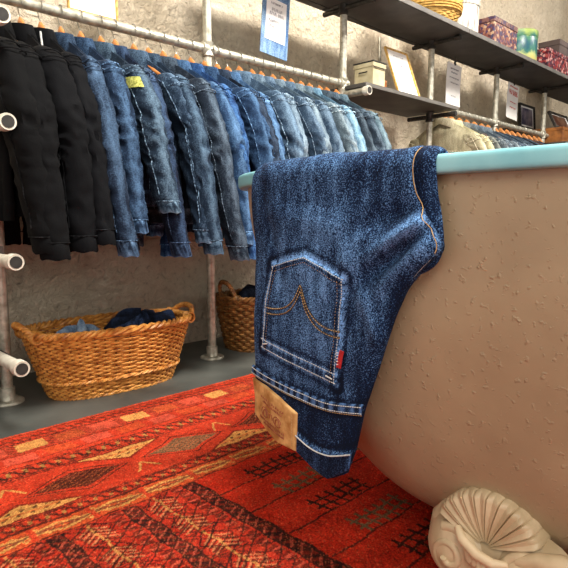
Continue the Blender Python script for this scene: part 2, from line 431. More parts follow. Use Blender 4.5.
def make_foot(mirror, dy, flipy=False):
    """scallop shell crest with two volutes over a stout leg; local frame: a along the tub, z up, depth d outward"""
    sgn = -1 if not mirror else 1
    def P(a, z, d):   # a = y position, d = outward from the face plane
        base = .305
        yy = .31+dy+((a-.31) if not flipy else -(a-.31))
        return (XC+sgn*(base+d), yy, z)
    ft = MB()
    # leg: swelling body behind the ornament down to the floor, with rounded toe
    rings = []
    for z, yc, hw, d0, d1 in [(.135, .325, .075, -.09, -.012), (.115, .328, .088, -.09, -.002), (.09, .325, .090, -.07, .004), (.065, .318, .078, -.05, .006), (.04, .312, .056, -.04, .010), (.02, .310, .046, -.035, .016), (.006, .31, .044, -.035, .018), (0, .31, .040, -.03, .014)]:
        ring = []
        for k in range(24):
            t = 2*PI*k/24; c, s_ = math.cos(t), math.sin(t)
            ring.append(P(yc+hw*math.copysign(abs(c)**.7, c), z, (d0+d1)/2+(d1-d0)/2*math.copysign(abs(s_)**.7, s_)))
        rings.append(ring)
    ft.loft(rings)
    f = ft.build('foot', M['foot'], tub, loc=TO)
    f['label'] = 'cream cast claw foot with shell ornament'
    # shell: fan of ribs about the hub
    sh = MB(); hub = (.317, .108); NR = 10; nu = NR*20; nv = 14
    a0, a1 = math.radians(22), math.radians(158)   # fan spread, angle measured from +a
    vs = []; fs = []
    def front(u, v):
        th = a0+(a1-a0)*u
        R0 = .075+.004*math.sin(PI*u)
        scal = .0022*abs(math.sin(PI*NR*u))
        r = (R0+scal)*v
        q = (u*NR) % 1.0; gr = math.exp(-(min(q, 1-q)/.055)**2)
        d = .012+.010*math.sin(min(1, v)*PI*.60)+.0055*(abs(2*q-1))**1.0*v*(.5+.5*v)-.0060*gr*(.3+.7*v)-.008*v*v
        if v > .985: d -= .006
        return hub[0]+r*math.cos(th), hub[1]+r*math.sin(th)*.95, d
    for j in range(nv+1):
        for i in range(nu+1):
            a, z, d = front(i/nu, .12+.88*j/nv); vs.append(P(a, z, d-.012))
    for j in range(nv):
        for i in range(nu): q = j*(nu+1)+i; fs.append((q, q+1, q+nu+2, q+nu+1))
    base = len(vs)
    for i in range(nu+1):   # skirt back to the tub
        a, z, d = front(i/nu, 1.0); vs.append(P(a, z, -.05))
    for i in range(nu): q = nv*(nu+1)+i; fs.append((q, q+1, base+i+1, base+i))
    sh.add(vs, fs)
    s_ = sh.build('shell_ornament', M['foot'], f)
    # hub band
    hb = MB(); hb.tube([P(.352, .128, .012), P(.340, .120, .022), P(.318, .110, .026), P(.297, .104, .022), P(.282, .104, .012)], [.005, .007, .0075, .007, .005], 10)
    for q in range(5): hb.tube([P(.336-.009*q, .112-.003*q, .018), P(.329-.007*q, .096-.002*q, .020), P(.320-.004*q, .078, .010)], [.005, .0065, .003], 8)
    hb.build('shell_band', M['foot'], f)
    # volutes
    for (cy, cz, R, dirn, nm) in ((.360, .084, .036, 1, 'a'), (.258, .086, .036, -1, 'b')):
        vl = MB(); pts = []; rr = []
        for k in range(46):
            t = k/45; ang = PI*.5+dirn*(-.5)+dirn*t*PI*3.6
            r = R*(1-t*.86)
            pts.append(P(cy+r*math.cos(ang), cz+r*math.sin(ang)*1.0, .002+.022*t)); rr.append(.0105*(1-t*.5))
        vl.tube(pts, [q_*.85 for q_ in rr], 10)
        disc = []
        for q in range(7):
            t = q/6; rd = (R+.017)*math.cos(t*PI/2*.98); disc.append([P(cy+rd*math.cos(2*PI*k/24), cz+rd*math.sin(2*PI*k/24), -.03+.052*math.sin(t*PI/2)) for k in range(24)])
        vl.loft(disc)
        vl.build('volute', M['foot'], f)
    # sweeping side scroll along the tub
    sc = MB(); sc.tube([P(.27, .112, .008), P(.245, .125, .010), (P(.22, .130, .006)), P(.195, .128, 0), P(.17, .118, -.006), P(.15, .11, -.014)], [.007, .011, .013, .013, .010, .005], 12)
    sc.tube([P(.275, .098, .014), P(.25, .108, .018), P(.225, .110, .014), P(.205, .098, .008), P(.20, .082, .002)], [.006, .009, .010, .009, .005], 10)
    sc.build('scroll', M['foot'], f)
make_foot(False, 0); make_foot(True, 0); make_foot(False, -.42, True); make_foot(True, -.42, True)

# ------------------------------------------------------------------ jeans over the rim
RC, YC0 = .355, .61
def plan(s, off):
    if s < 0: return (XC-RC-off, YC0+s)
    a = s/.38
    return (XC-(RC+off)*math.cos(a), YC0+(RC+off)*math.sin(a))
def interp(tab, x):
    tab = sorted(tab)
    if x <= tab[0][0]: return tab[0][1]
    for (x0, y0), (x1, y1) in zip(tab, tab[1:]):
        if x <= x1:
            t = (x-x0)/(x1-x0); return y0+(y1-y0)*t
    return tab[-1][1]
def smoothi(tab, x, w=.008):
    return sum(interp(tab, x+d*w) for d in (-1, -.5, 0, .5, 1))/5
SL = [(.16, .085), (.20, .098), (.24, .104), (.35, .103), (.48, .106), (.56, .108), (.60, .106), (.64, .098), (.72, .09), (.9, .07)]
SR = [(.14, -.10), (.18, -.110), (.21, -.122), (.273, -.136), (.336, -.158), (.416, -.185), (.455, -.203), (.48, -.224), (.50, -.248), (.512, -.256), (.53, -.246), (.57, -.220), (.60, -.212), (.64, -.215), (.72, -.22), (.9, -.20)]
ZB = [(-.125, .186), (-.11, .176), (-.083, .157), (-.05, .166), (-.02, .180), (.03, .190), (.09, .205), (.11, .215)]
CR = .028; OFF0 = .028; TOPZ = .611
def path(w):
    """w: path coordinate; equal to z below TOPZ, then over the rim and down inside"""
    if w <= TOPZ: return OFF0, w, 1.0, 0.0
    k = w-TOPZ; arc = PI*CR
    if k < arc:
        a = k/CR; return CR*math.cos(a), TOPZ+CR*math.sin(a), math.cos(a), math.sin(a)
    return -CR, TOPZ-(k-arc), -1.0, 0.0
def Dj(s, w):
    """drape relief of the front face, metres outward"""
    d = .0045*noise.noise(Vector((s*9, w*7, 2.2)))
    d += .0028*noise.noise(Vector(((s*1.0+w*1.3)*16, (s-w)*6, 5.1)))
    # soft diagonal folds running to the loose right edge
    for (s0, w0, ang, ln, wd, h) in ((-.205, .528, -.50, .07, .011, .013), (-.195, .503, -.62, .08, .009, -.012), (-.20, .485, -.8, .06, .010, .007), (-.20, .556, -.30, .07, .012, -.009),
                                      (-.12, .50, -.9, .09, .016, .005), (-.02, .545, .1, .12, .02, .004), (.05, .53, 1.2, .10, .015, -.004), (-.16, .40, 1.1, .10, .012, .005)):
        ds, dw = s-s0, w-w0
        al = ds*math.cos(ang)+dw*math.sin(ang); ac = -ds*math.sin(ang)+dw*math.cos(ang)
        d += h*math.exp(-(ac/wd)**2-(al/ln)**2)
    if w < .6: d += .010*math.exp(-((s+.235)/.04)**2-((w-.515)/.05)**2)
    return d
def front_off(s, w): return Dj(s, w)
def JP(s, w, extra=0.0):
    off, z, nx_, nz_ = path(w)
    d = Dj(s, w)+extra
    x, y = plan(s, off+d*nx_)
    return (x, y, z+d*nz_)
SEAMS = []   # (polyline in (s,w), strength)
YOKE = [(.100, .290), (.03, .281), (-.02, .275), (-.08, .271), (-.145, .281)]
WB = [(-.018, .212), (-.04, .203), (-.062, .199), (-.085, .200), (-.105, .206), (-.126, .214)]
PT = [(.041, .475), (.000, .486), (-.035, .494), (-.073, .480), (-.110, .466)]
PB = [(.066, .333), (.02, .324), (-.04, .313), (-.094, .304)]
SEAMS += [(YOKE, .55), (WB, .5), (PT, .55), ([(x, y+.003) for x, y in PB], .5), ([(x*.98, y+.016) for x, y in PB], .55), ([PB[0], (.058, .415), PT[0]], .45), ([PB[-1], (-.104, .40), PT[-1]], .45)]
def segdist(p, line):
    best = (9, 0); acc = 0
    for a, b_ in zip(line, line[1:]):
        vx, vy = b_[0]-a[0], b_[1]-a[1]; L = math.hypot(vx, vy)
        t = max(0, min(1, ((p[0]-a[0])*vx+(p[1]-a[1])*vy)/(L*L)))
        d = math.hypot(p[0]-a[0]-vx*t, p[1]-a[1]-vy*t)
        if d < best[0]: best = (d, acc+t*L)
        acc += L
    return best
def fade_shade(s, w):
    f = .40+.10*noise.noise(Vector((s*14, w*14, 9)))
    if w < .52:
        for line, k in SEAMS:
            d, al = segdist((s, w), line)
            if d < .016:
                pk = .5+.5*math.sin(al*2*PI/.0062+2*math.sin(al*300))
                f += k*math.exp(-(d/.0055)**2)*(.20+.85*pk)-.26*math.exp(-((d-.009)/.004)**2)
    # vertical fading streaks on the seat
    f += .10*noise.noise(Vector((s*40, w*10, 3)))
    f += .12*max(0, Dj(s, w))/.006
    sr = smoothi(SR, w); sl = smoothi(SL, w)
    if w < .50: f -= .16*math.exp(-((s-sr)/.018)**2)  # shade along the loose right edge, put into the denim colour
    f += .22*math.exp(-((w-.43)/.10)**2-((s+.0)/.12)**2)*.6
    if w < .27: f -= .20  # lower part painted darker, as light from above leaves it
    return f
jeans = empty('jeans', (.62, .55, .60), 'folded mid-blue denim jeans hanging waist down over the bathtub rim', 'jeans')
JO = (-.62, -.55, -.60)
def build_leg():
    b = MB(); nu = 150; ws = []
    nvr = 200
    W1 = TOPZ+PI*CR+.16
    rings = []; atts = []
    for j in range(nvr+1):
        v = j/nvr; ring = []; att = []
        for side in (0, 1):
            rng_ = range(nu+1) if side == 0 else range(nu-1, 0, -1)
            for i in rng_:
                u = i/nu
                # row coordinate blends from the waist edge to level rows
                w_lin = .165+(W1-.165)*v
                sl, sr = smoothi(SL, w_lin), smoothi(SR, w_lin)
                s = sl+(sr-sl)*u
                zb = smoothi(ZB, s, .006)
                w = zb+(W1-zb)*v
                sl, sr = smoothi(SL, w), smoothi(SR, w)
                s = sl+(sr-sl)*u
                e = min(u, 1-u)*abs(sr-sl)
                e2 = min(e, max(0, w-zb)+.002)
                T = .013+.012*max(0, min(1, (.58-w)/.06)) if w < TOPZ else .013
                pr = math.sqrt(max(0, 1-(1-min(1, e2/(T*.6)))**2))
                off, z, nx_, nz_ = path(w)
                mid = -T/2
                ex = (T/2)*pr*(1 if side == 0 else -1)+mid
                dd = Dj(s, w)
                if side == 1: dd *= .4; dd = min(dd, .0)*0+.3*dd if w < .5 else min(0, 0)
                q = ex+dd
                if side == 0 and e < .012: pass
                x, y = plan(s, off+q*nx_)
                ring.append((x, y, z+q*nz_)); att.append(fade_shade(s, w) if side == 0 else .3)
        rings.append(ring); atts += att
    b.loft(rings, att=atts)
    o = b.build('trouser_leg', M['jeans'], jeans, loc=JO); return o
leg = build_leg()
def overlay(name, Bc, Tc, mat, h, parent, nu=50, nv=40, edge=.003, ffn=None):
    b = MB(); vs = []; fs = []; at = []
    def cur(c, u):
        L = [0]
        for p, q in zip(c, c[1:]): L.append(L[-1]+math.hypot(q[0]-p[0], q[1]-p[1]))
        x = u*L[-1]
        for k in range(len(c)-1):
            if x <= L[k+1]+1e-9:
                t = (x-L[k])/(L[k+1]-L[k]); return (c[k][0]+(c[k+1][0]-c[k][0])*t, c[k][1]+(c[k+1][1]-c[k][1])*t)
        return c[-1]
    for j in range(nv+1):
        for i in range(nu+1):
            u, v = i/nu, j/nv
            p, q = cur(Bc, u), cur(Tc, u)
            s, w = p[0]+(q[0]-p[0])*v, p[1]+(q[1]-p[1])*v
            ed = min(u, 1-u)*abs(Bc[0][0]-Bc[-1][0]); ed = min(ed, min(v, 1-v)*abs(p[1]-q[1]))
            hh = h*min(1, (ed/edge))**.5 if ed > 0 else -.001
            vs.append(JP(s, w, hh)); at.append(ffn(s, w, ed) if ffn else fade_shade(s, w)+.05)
    for j in range(nv):
        for i in range(nu): q = j*(nu+1)+i; fs.append((q, q+1, q+nu+2, q+nu+1))
    b.add(vs, fs, at); return b.build(name, mat, parent, loc=JO if parent == jeans else None)
def stitches(name, lines, mat, parent, ex, dash=.0030, gap=.0014, r=.00055, off=(0,)):
    b = MB()
    for line in lines:
        pts = [Vector(p) for p in line]
        L = [0]
        for p, q in zip(pts, pts[1:]): L.append(L[-1]+(q-p).length)
        def at(x):
            for k in range(len(pts)-1):
                if x <= L[k+1]+1e-9:
                    t = (x-L[k])/(L[k+1]-L[k]); d = (pts[k+1]-pts[k]).normalized(); return pts[k].lerp(pts[k+1], t), Vector((-d.y, d.x))
            return pts[-1], Vector((0, 1))
        x = 0
        while x+dash < L[-1]:
            for of in off:
                (p, n1), (q, n2) = at(x), at(x+dash)
                p = p+n1*of; q = q+n2*of; m_ = (p+q)/2
                b.tube([JP(p.x, p.y, ex-r*.4), JP(m_.x, m_.y, ex+r*.6), JP(q.x, q.y, ex-r*.4)], r, 4)
            x += dash+gap
    return b.build(name, mat, parent, loc=JO if parent == jeans else None, smooth=False)
def bez(pts, n=16):
    """catmull-rom through points"""
    out = []
    for i in range(len(pts)-1):
        p0, p1, p2, p3 = pts[max(i-1, 0)], pts[i], pts[i+1], pts[min(i+2, len(pts)-1)]
        for j in range(n):
            t = j/n
            out.append(tuple(.5*((2*p1[q])+(-p0[q]+p2[q])*t+(2*p0[q]-5*p1[q]+4*p2[q]-p3[q])*t*t+(-p0[q]+3*p1[q]-3*p2[q]+p3[q])*t**3) for q in range(len(p1))))
    return out+[pts[-1]]
pocket = overlay('back_pocket', PB, PT, M['jeans'], .0034, jeans, ffn=lambda s, w, e: fade_shade(s, w)+.02+.35*math.exp(-(e/.0016)**2)*(.4+.6*math.sin((s*1.3+w)*900)))
def inset(line, dx, dy): return [(x+dx, y+dy) for x, y in line]
edgeL = [(PB[0][0]-.004, PB[0][1]+.004), (.054, .415), (PT[0][0]-.003, PT[0][1]-.004)]
edgeR = [(PB[-1][0]+.004, PB[-1][1]+.004), (-.100, .40), (PT[-1][0]+.004, PT[-1][1]-.004)]
PO = Matrix()
def under(o, parent):   # keep placement when the parent itself carries the offset
    o.parent = parent; o.location = (0, 0, 0); return o
st = stitches('stitching', [edgeL, edgeR, inset(PT, 0, -.005), inset(PB, 0, .004), inset(PB, 0, .018)], M['stitch_pale'], jeans, .0032, r=.0008, off=(0,)); under(st, pocket)
st = stitches('stitching', [inset(edgeL, -.007, 0), inset(edgeR, .007, 0), [(x*.94-.002, y-.012) for x, y in PT]], M['stitch_gold'], jeans, .0030); under(st, pocket)
ARC = bez([(.050, .404), (.032, .404), (.008, .409), (-.012, .423), (-.027, .447)], 10)+bez([(-.027, .447), (-.040, .418), (-.058, .398), (-.080, .388), (-.102, .386)], 10)
ARC2 = [(x, y-.009) for x, y in ARC]
st = stitches('arched_stitching', [ARC, ARC2], M['stitch_brown'], jeans, .0030, dash=.0036, gap=.0004, r=.0019); under(st, pocket); st['label'] = 'double arched brown stitching'
st = stitches('arched_stitching', [ARC, ARC2], M['stitch_gold'], jeans, .0050, dash=.0028, gap=.0016, r=.0006); under(st, pocket)
# bar tacks at the pocket corners
b = MB()
for (s0, w0, dx) in ((.060, .342, -.012), (-.088, .314, .012)):
    b.tube([JP(s0, w0, .004), JP(s0+dx, w0+.003*(1 if dx > 0 else 1), .004)], .0012, 6)
under(b.build('bar_tack', M['stitch_pale'], jeans, loc=JO), pocket)
# red tab
b = MB()
rows = []
for t in range(7):
    w = .334+.026*t/6
    sb = -.0965-.006*(t/6)
    rows.append([JP(sb, w, .004), JP(sb-.010, w, .007+.001*math.sin(t)), JP(sb-.010, w, .0055), JP(sb, w, .0025)])
b.loft(rows); tb = b.build('red_tab', M['redtab'], jeans, loc=JO); under(tb, pocket); tb['label'] = 'small red fabric tab with white lettering'
b = MB()
for t in (.339, .3435, .348, .3525, .356): b.tube([JP(-.0995, t, .0072), JP(-.1035, t+.001, .0082)], .0006, 4)
under(b.build('tab_lettering', M['paper'], jeans, loc=JO), tb if False else pocket)
# yoke and waistband seams (raised felled seam + twin stitch rows)
b = MB(); pl = bez(YOKE, 12)
for k in range(1): 
    rows = []
    for (s, w) in pl:
        rows.append([JP(s, w-.0085, -.0005), JP(s, w-.0060, .0030), JP(s, w+.0060, .0030), JP(s, w+.0085, -.0005)])
    b.loft(rows, closed=False, caps=False, att=[.25+.85*(.5+.5*math.sin(i*1.9)) for i in range(len(rows)) for _ in range(4)])
yk = b.build('yoke_seam', M['jeans_dark'], jeans, loc=JO)
under(stitches('stitching', [bez(YOKE, 12)], M['stitch_pale'], jeans, .0032, r=.0007, off=(-.0044, .0044)), yk)
under(stitches('stitching', [bez(YOKE, 12)], M['stitch_gold'], jeans, .0024, off=(.0070,)), yk)
wbo = overlay('waistband', [(-.016, .183), (-.05, .168), (-.083, .160), (-.112, .180), (-.122, .188)], WB, M['jeans_dark'], .003, jeans, ffn=lambda s, w, e: .42+.5*math.exp(-(e/.003)**2)*(.5+.5*math.sin(s*900)))
b = MB(); b.tube([JP(s, w-.002, .0036) for s, w in bez(WB, 8)], .0011, 6); under(b.build('edge_piping', M['stitch_pale'], jeans, loc=JO), wbo)
# leather patch
pt = overlay('leather_patch', [(.098, .214), (.060, .196), (.03, .186), (-.018, .182)], [(.099, .277), (.06, .272), (.02, .262), (-.020, .246)], M['leather'], .0035, jeans, nu=60, nv=40, ffn=lambda s, w, e: .5)
pt['label'] = 'worn tan leather patch with faded red print'
b = MB()
def stroke(pts, r=.0009): b.tube([JP(x, y, .0040) for x, y in pts], r, 4)
def PQ(u, v):  # patch coordinates
    return (.094-.108*u, (.206-.020*u)+(.062-.003*u)*v)
for v, a0, a1, st_ in ((.80, .22, .80, .05), (.70, .28, .74, .035), (.22, .2, .84, .04), (.12, .3, .8, .03)):
    u = a0
    while u < a1:
        L_ = random.uniform(.012, .03); h_ = random.uniform(.03, .07)
        stroke([PQ(u, v), PQ(u+L_*.5, v+h_), PQ(u+L_, v)]); u += st_
for cx in (.34, .66):
    stroke([PQ(cx+.09*math.cos(t*PI/6), .46+.13*math.sin(t*PI/6)) for t in range(0, 12)], .0009)
    stroke([PQ(cx-.05, .34), PQ(cx-.03, .50), PQ(cx+.02, .56), PQ(cx+.06, .40)], .0012)
stroke([PQ(.46, .40), PQ(.48, .54), PQ(.53, .54), PQ(.54, .40)], .001)
under(b.build('stamped_print', M['stamp'], jeans, loc=JO), pt)
under(stitches('stitching', [[PQ(.03, .03), PQ(.03, .96)], [PQ(.97, .05), PQ(.97, .93)]], M['stitch_gold'], jeans, .0038), pt)
# second leg layer folded behind, showing as a lobe at the loose edge
b = MB(); rows = []; at = []
pth = bez([(-.205, .470, -.010, .006), (-.228, .486, -.010, .016), (-.236, .510, -.010, .022), (-.230, .545, -.011, .026), (-.224, .575, -.010, .026), (-.222, .602, -.007, .026), (-.222, .630, -.003, .026), (-.222, .66, -.002, .026), (-.222, .70, -.002, .026), (-.222, .76, -.002, .024)], 6)
for (s, w, d, hw) in pth:
    row = []
    for k in range(16):
        a = 2*PI*k/16
        off, z, nx_, nz_ = path(w); q = d-.006+(.0075)*math.sin(a)
        x, y = plan(s+.003-hw*math.cos(a)*.8, off+q*nx_); row.append((x, y, z+q*nz_)); at.append(.22+.22*math.cos(a)**3)  # inner side coloured darker to stand for shade in the gap
    rows.append(row)
b.loft(rows, att=at); lf = b.build('folded_leg', M['jeans'], jeans, loc=JO)
b = MB(); b.tube([JP(smoothi(SR, w/1000)-.0005, w/1000, -.003) for w in range(505, 690, 5)], .0006, 6); b.build('selvage_edge', M['stitch_gold'], jeans, loc=JO)
# outseam ridge down the loose edge
b = MB(); b.tube([JP(smoothi(SR, w/1000)+.003, w/1000, -.010) for w in range(200, 600, 8)], .0016, 6); b.build('outseam', M['stitch_pale'], jeans, loc=JO)

# ------------------------------------------------------------------ pipe rack
PY = 1.741; PR = .0165
POSTS = [(.569, 2.1), (1.33, 2.0), (2.11, 1.51), (2.87, 1.51), (3.67, 1.51), (4.47, 1.51)]
names = ['beside the striped shelf brackets by the black jackets', 'standing between the two wicker baskets', 'at the end of the long denim jacket rail', 'below the straw basket behind the framed notice', 'below the red patterned box beside the pink notice', 'next to the leaning framed pictures']
NM = ['galvanised pipe post beside the black jackets with open bracket ends', 'galvanised pipe post with round base plate standing between the two wicker baskets', 'galvanised pipe post at the far end of the long denim jacket rail',
      'galvanised pipe post behind the framed notice on the lower shelf', 'galvanised pipe post between the white notice and the pink notice', 'galvanised pipe post next to the two framed pictures']
for (x, h), lb in zip(POSTS, NM):
    t = empty('pipe_post', (x, PY, 0), lb, 'post', 'galvanised posts of the pipe rack')
    b = MB(); b.lathe([(PR, .008), (PR, h)], n=20); b.build('pole', M['pipe'], t)
    b = MB(); b.lathe([(.046, 0), (.046, .005), (.043, .008), (.024, .009), (.022, .012), (.022, .045), (PR, .047)], n=28); 
    for k in range(3): b.lathe([(.005, .008), (.005, .012), (.001, .014)], c=(.034*math.cos(k*2.1+.5), .034*math.sin(k*2.1+.5), 0), n=6)
    b.build('base_plate', M['pipe'], t)
def fitting(mb, x, z, ax='x', r=.0225, l=.05, y=PY):
    mb.lathe([(PR, -l/2-.004), (r, -l/2), (r, -l/2+.006), (r-.002, -l/2+.009), (r-.002, l/2-.009), (r, l/2-.006), (r, l/2), (PR, l/2+.004)], c=(x, y, z), n=20, ax=ax)
RZ = 1.157
def rail(x0, x1, posts, label):
    t = empty('clothes_rail', ((x0+x1)/2, PY, RZ), label, 'clothes rail')
    b = MB(); b.lathe([(PR, x0-(x0+x1)/2), (PR, x1-(x0+x1)/2)], n=20, ax='x'); b.build('pipe', M['pipe'], t)
    for p in posts:
        b = MB(); fitting(b, p-(x0+x1)/2, 0, 'x', y=0); fitting(b, p-(x0+x1)/2, 0, 'z', y=0); 
        b.lathe([(.005, 0), (.005, .006)], c=(p-(x0+x1)/2+.012, -.028, 0), n=6, ax='y')
        b.build('pipe_fitting', M['pipe'], t)
rail(.40, 2.12, [.569, 1.33, 2.11], 'long galvanised pipe rail carrying the row of dark to pale denim jackets')
rail(2.88, 4.9, [2.87, 3.67, 4.47], 'galvanised pipe rail behind the bathtub carrying the pale jackets')
def bracket(x, z, y0, y1, mat, label, ring=True, group='pipe shelf brackets'):
    q_ = 1 if ring else .72
    t = empty('shelf_bracket', (x, y0, z), label, 'bracket', group)
    L_ = y1-y0
    b = MB(); b.lathe([(.0105*q_, 0), (.016*q_, 0), (.016*q_, L_), (.0105*q_, L_), (.0105*q_, L_-.01)], n=20, ax='y'); b.build('pipe', mat, t)
    b = MB(); b.lathe([(r_*q_, h_) for r_, h_ in ((.0135, -.004), (.0195, -.005), (.0205, 0), (.0205, .022), (.018, .024), (.016, .024))], n=24, ax='y'); b.build('end_ring', M['cap'] if ring else mat, t)
    b = MB(); b.lathe([(.0148*q_, -.0062), (.0148*q_, -.004), (.001, -.004)], n=16, ax='y'); b.build('end_shade_disc', M['black'], t)  # dark disc on the pipe end, stands for the shade inside
    if PY > y0: 
        b = MB(); fitting(b, 0, 0, 'z', y=PY-y0); b.build('pipe_fitting', mat, t)
for z, w in ((.439, 'above the wicker laundry basket'), (.175, 'near the floor beside the wicker laundry basket'), (.770, 'in front of the black jacket'), (1.010, 'above the black jacket')):
    bracket(.503, z, 1.43, 1.741, M['cap'], 'pipe bracket with pale open ring end '+w, group='open ended pipe brackets')
bracket(2.11, 1.107, 1.592, 1.80, M['pipe'], 'pipe bracket under the near end of the lower shelf with a pale ring end')
bracket(2.87, 1.098, 1.585, 1.88, M['dark_metal'], 'dark pipe bracket under the far end of the lower shelf', False)
bracket(2.87, 1.489, 1.575, 1.86, M['dark_metal'], 'dark pipe bracket under the upper shelf beneath the straw basket', False)
bracket(3.67, 1.489, 1.575, 1.86, M['dark_metal'], 'dark pipe bracket under the upper shelf beneath the teal tin', False)
bracket(4.47, 1.489, 1.575, 1.86, M['dark_metal'], 'dark pipe bracket under the upper shelf beneath the red box', False)
bracket(2.11, 1.489, 1.575, 1.86, M['dark_metal'], 'dark pipe bracket under the upper shelf above the long jacket rail', False)
# shelves
def board(name, x0, x1, y0, y1, z0, z1, label, cat='shelf', group=None):
    t = empty(name, ((x0+x1)/2, (y0+y1)/2, z0), label, cat, group)
    b = MB(); b.box((0, .004, (z1-z0)/2), (x1-x0, y1-y0-.008, z1-z0)); b.build('board', M['shelf'], t, smooth=False, bevel=.0015)
    b = MB(); b.box((0, -(y1-y0)/2+.002, (z1-z0)/2), (x1-x0, .004, z1-z0)); b.build('edge_strip', M['shelf_edge'], t, smooth=False)
G = 'boards of the upper shelf'
board('shelf_board', 1.36, 2.085, 1.53, 1.86, 1.505, 1.527, 'dark upper shelf board above the hanging denim framed notice', group=G)
board('shelf_board', 2.09, 2.885, 1.53, 1.86, 1.505, 1.527, 'dark upper shelf board carrying the straw basket', group=G)
board('shelf_board', 2.89, 3.685, 1.53, 1.86, 1.505, 1.527, 'dark upper shelf board carrying the white canister and the square floral box', group=G)
board('shelf_board', 3.69, 4.52, 1.53, 1.86, 1.505, 1.527, 'dark upper shelf board carrying the teal tin and the red patterned box', group=G)
board('shelf_board', 4.525, 5.6, 1.53, 1.86, 1.505, 1.527, 'dark upper shelf board at the far end under the grey box', group=G)
board('shelf_board', 2.10, 2.93, 1.60, 1.93, 1.126, 1.143, 'dark lower shelf board carrying the small cream box and the framed notice')
board('shelf_board', 4.50, 5.6, 1.58, 1.93, 1.075, 1.10, 'dark far lower shelf board under the wooden chest')
board('shelf_board', -.5, .548, 1.64, 1.95, .443, .468, 'grey shelf board above the laundry basket carrying folded dark clothes')
board('shelf_board', -.5, .548, 1.64, 1.95, .143, .168, 'grey shelf board nearest the floor at the post')
b = MB(); b.lathe([(.008, 1.30), (.008, 1.545)], c=(2.725, 1.985, 0), n=12); o = b.build('wall_conduit', M['pipe']); tag(o, 'short thin pale pipe on the wall behind the cream box', 'pipe')
# folded dark clothes on that shelf
for k in range(3):
    b = MB(); rings = []
    for q in range(9):
        z = .018*q/8; pr = math.sin(PI*(.08+.84*q/8))**.3
        rings.append([(.46-.14+.13*pr*math.copysign(abs(math.cos(t))**.35, math.cos(t))+.003*noise.noise(Vector((t*2, q, k))), 1.78+.12*pr*math.copysign(abs(math.sin(t))**.35, math.sin(t)), .469+.019*k+z) for t in [2*PI*i/40 for i in range(40)]])
    b.loft(rings); o = b.build('folded_garment', denim('folded_black_%d' % k, (16, 18, 24), (34, 38, 48)), None)
    tag(o, 'folded black garment in the low pile on the grey shelf, '+['lowest', 'middle', 'topmost'][k]+' of the pile', 'garment', 'folded black garments on the grey shelf')
# thin wire below the upper shelf
b = MB(); b.tube([(1.34, 1.79, 1.497), (2.11, 1.79, 1.49), (2.5, 1.79, 1.482), (2.87, 1.79, 1.49), (3.3, 1.79, 1.478), (3.67, 1.79, 1.49), (4.1, 1.79, 1.476), (4.47, 1.79, 1.49)], .0022, 6)
o = b.build('hanging_wire', M['dark_metal']); tag(o, 'thin dark wire strung below the upper shelf for the notices', 'wire')

# ------------------------------------------------------------------ hangers and jackets
def smooth01(t): t = max(0, min(1, t)); return t*t*(3-2*t)
def make_hanger(x, idx, label, lift=0.0):
    t = empty('clothes_hanger', (x, PY, RZ), label, 'hanger', 'hangers on the pipe rails')
    b = MB(); pts = []
    for k in range(14):
        a = PI*1.15-PI*1.25*k/13
        pts.append((0, .0195*math.cos(a)+.0, .0+.0195*math.sin(a)))
    pts += [(0, .010, -.028), (0, 0, -.040), (0, 0, -.066)]
    b.tube(pts, .0019, 6); b.build('hook', M['wire'], t)
    b = MB(); rows = []
    for k in range(21):
        u = -1+2*k/20; y = u*.172; z = lift-.088-.090*abs(u)**1.1+.034*max(0, 1-(u/.24)**2); hh = .014*(1-.5*abs(u)); th = .006*(1-.3*abs(u))
        rows.append([(th*math.cos(a), y, z+hh*math.sin(a)) for a in [2*PI*i/10 for i in range(10)]])
    b.loft(rows); b.build('shoulder_bar', M['wood'], t)
    return t

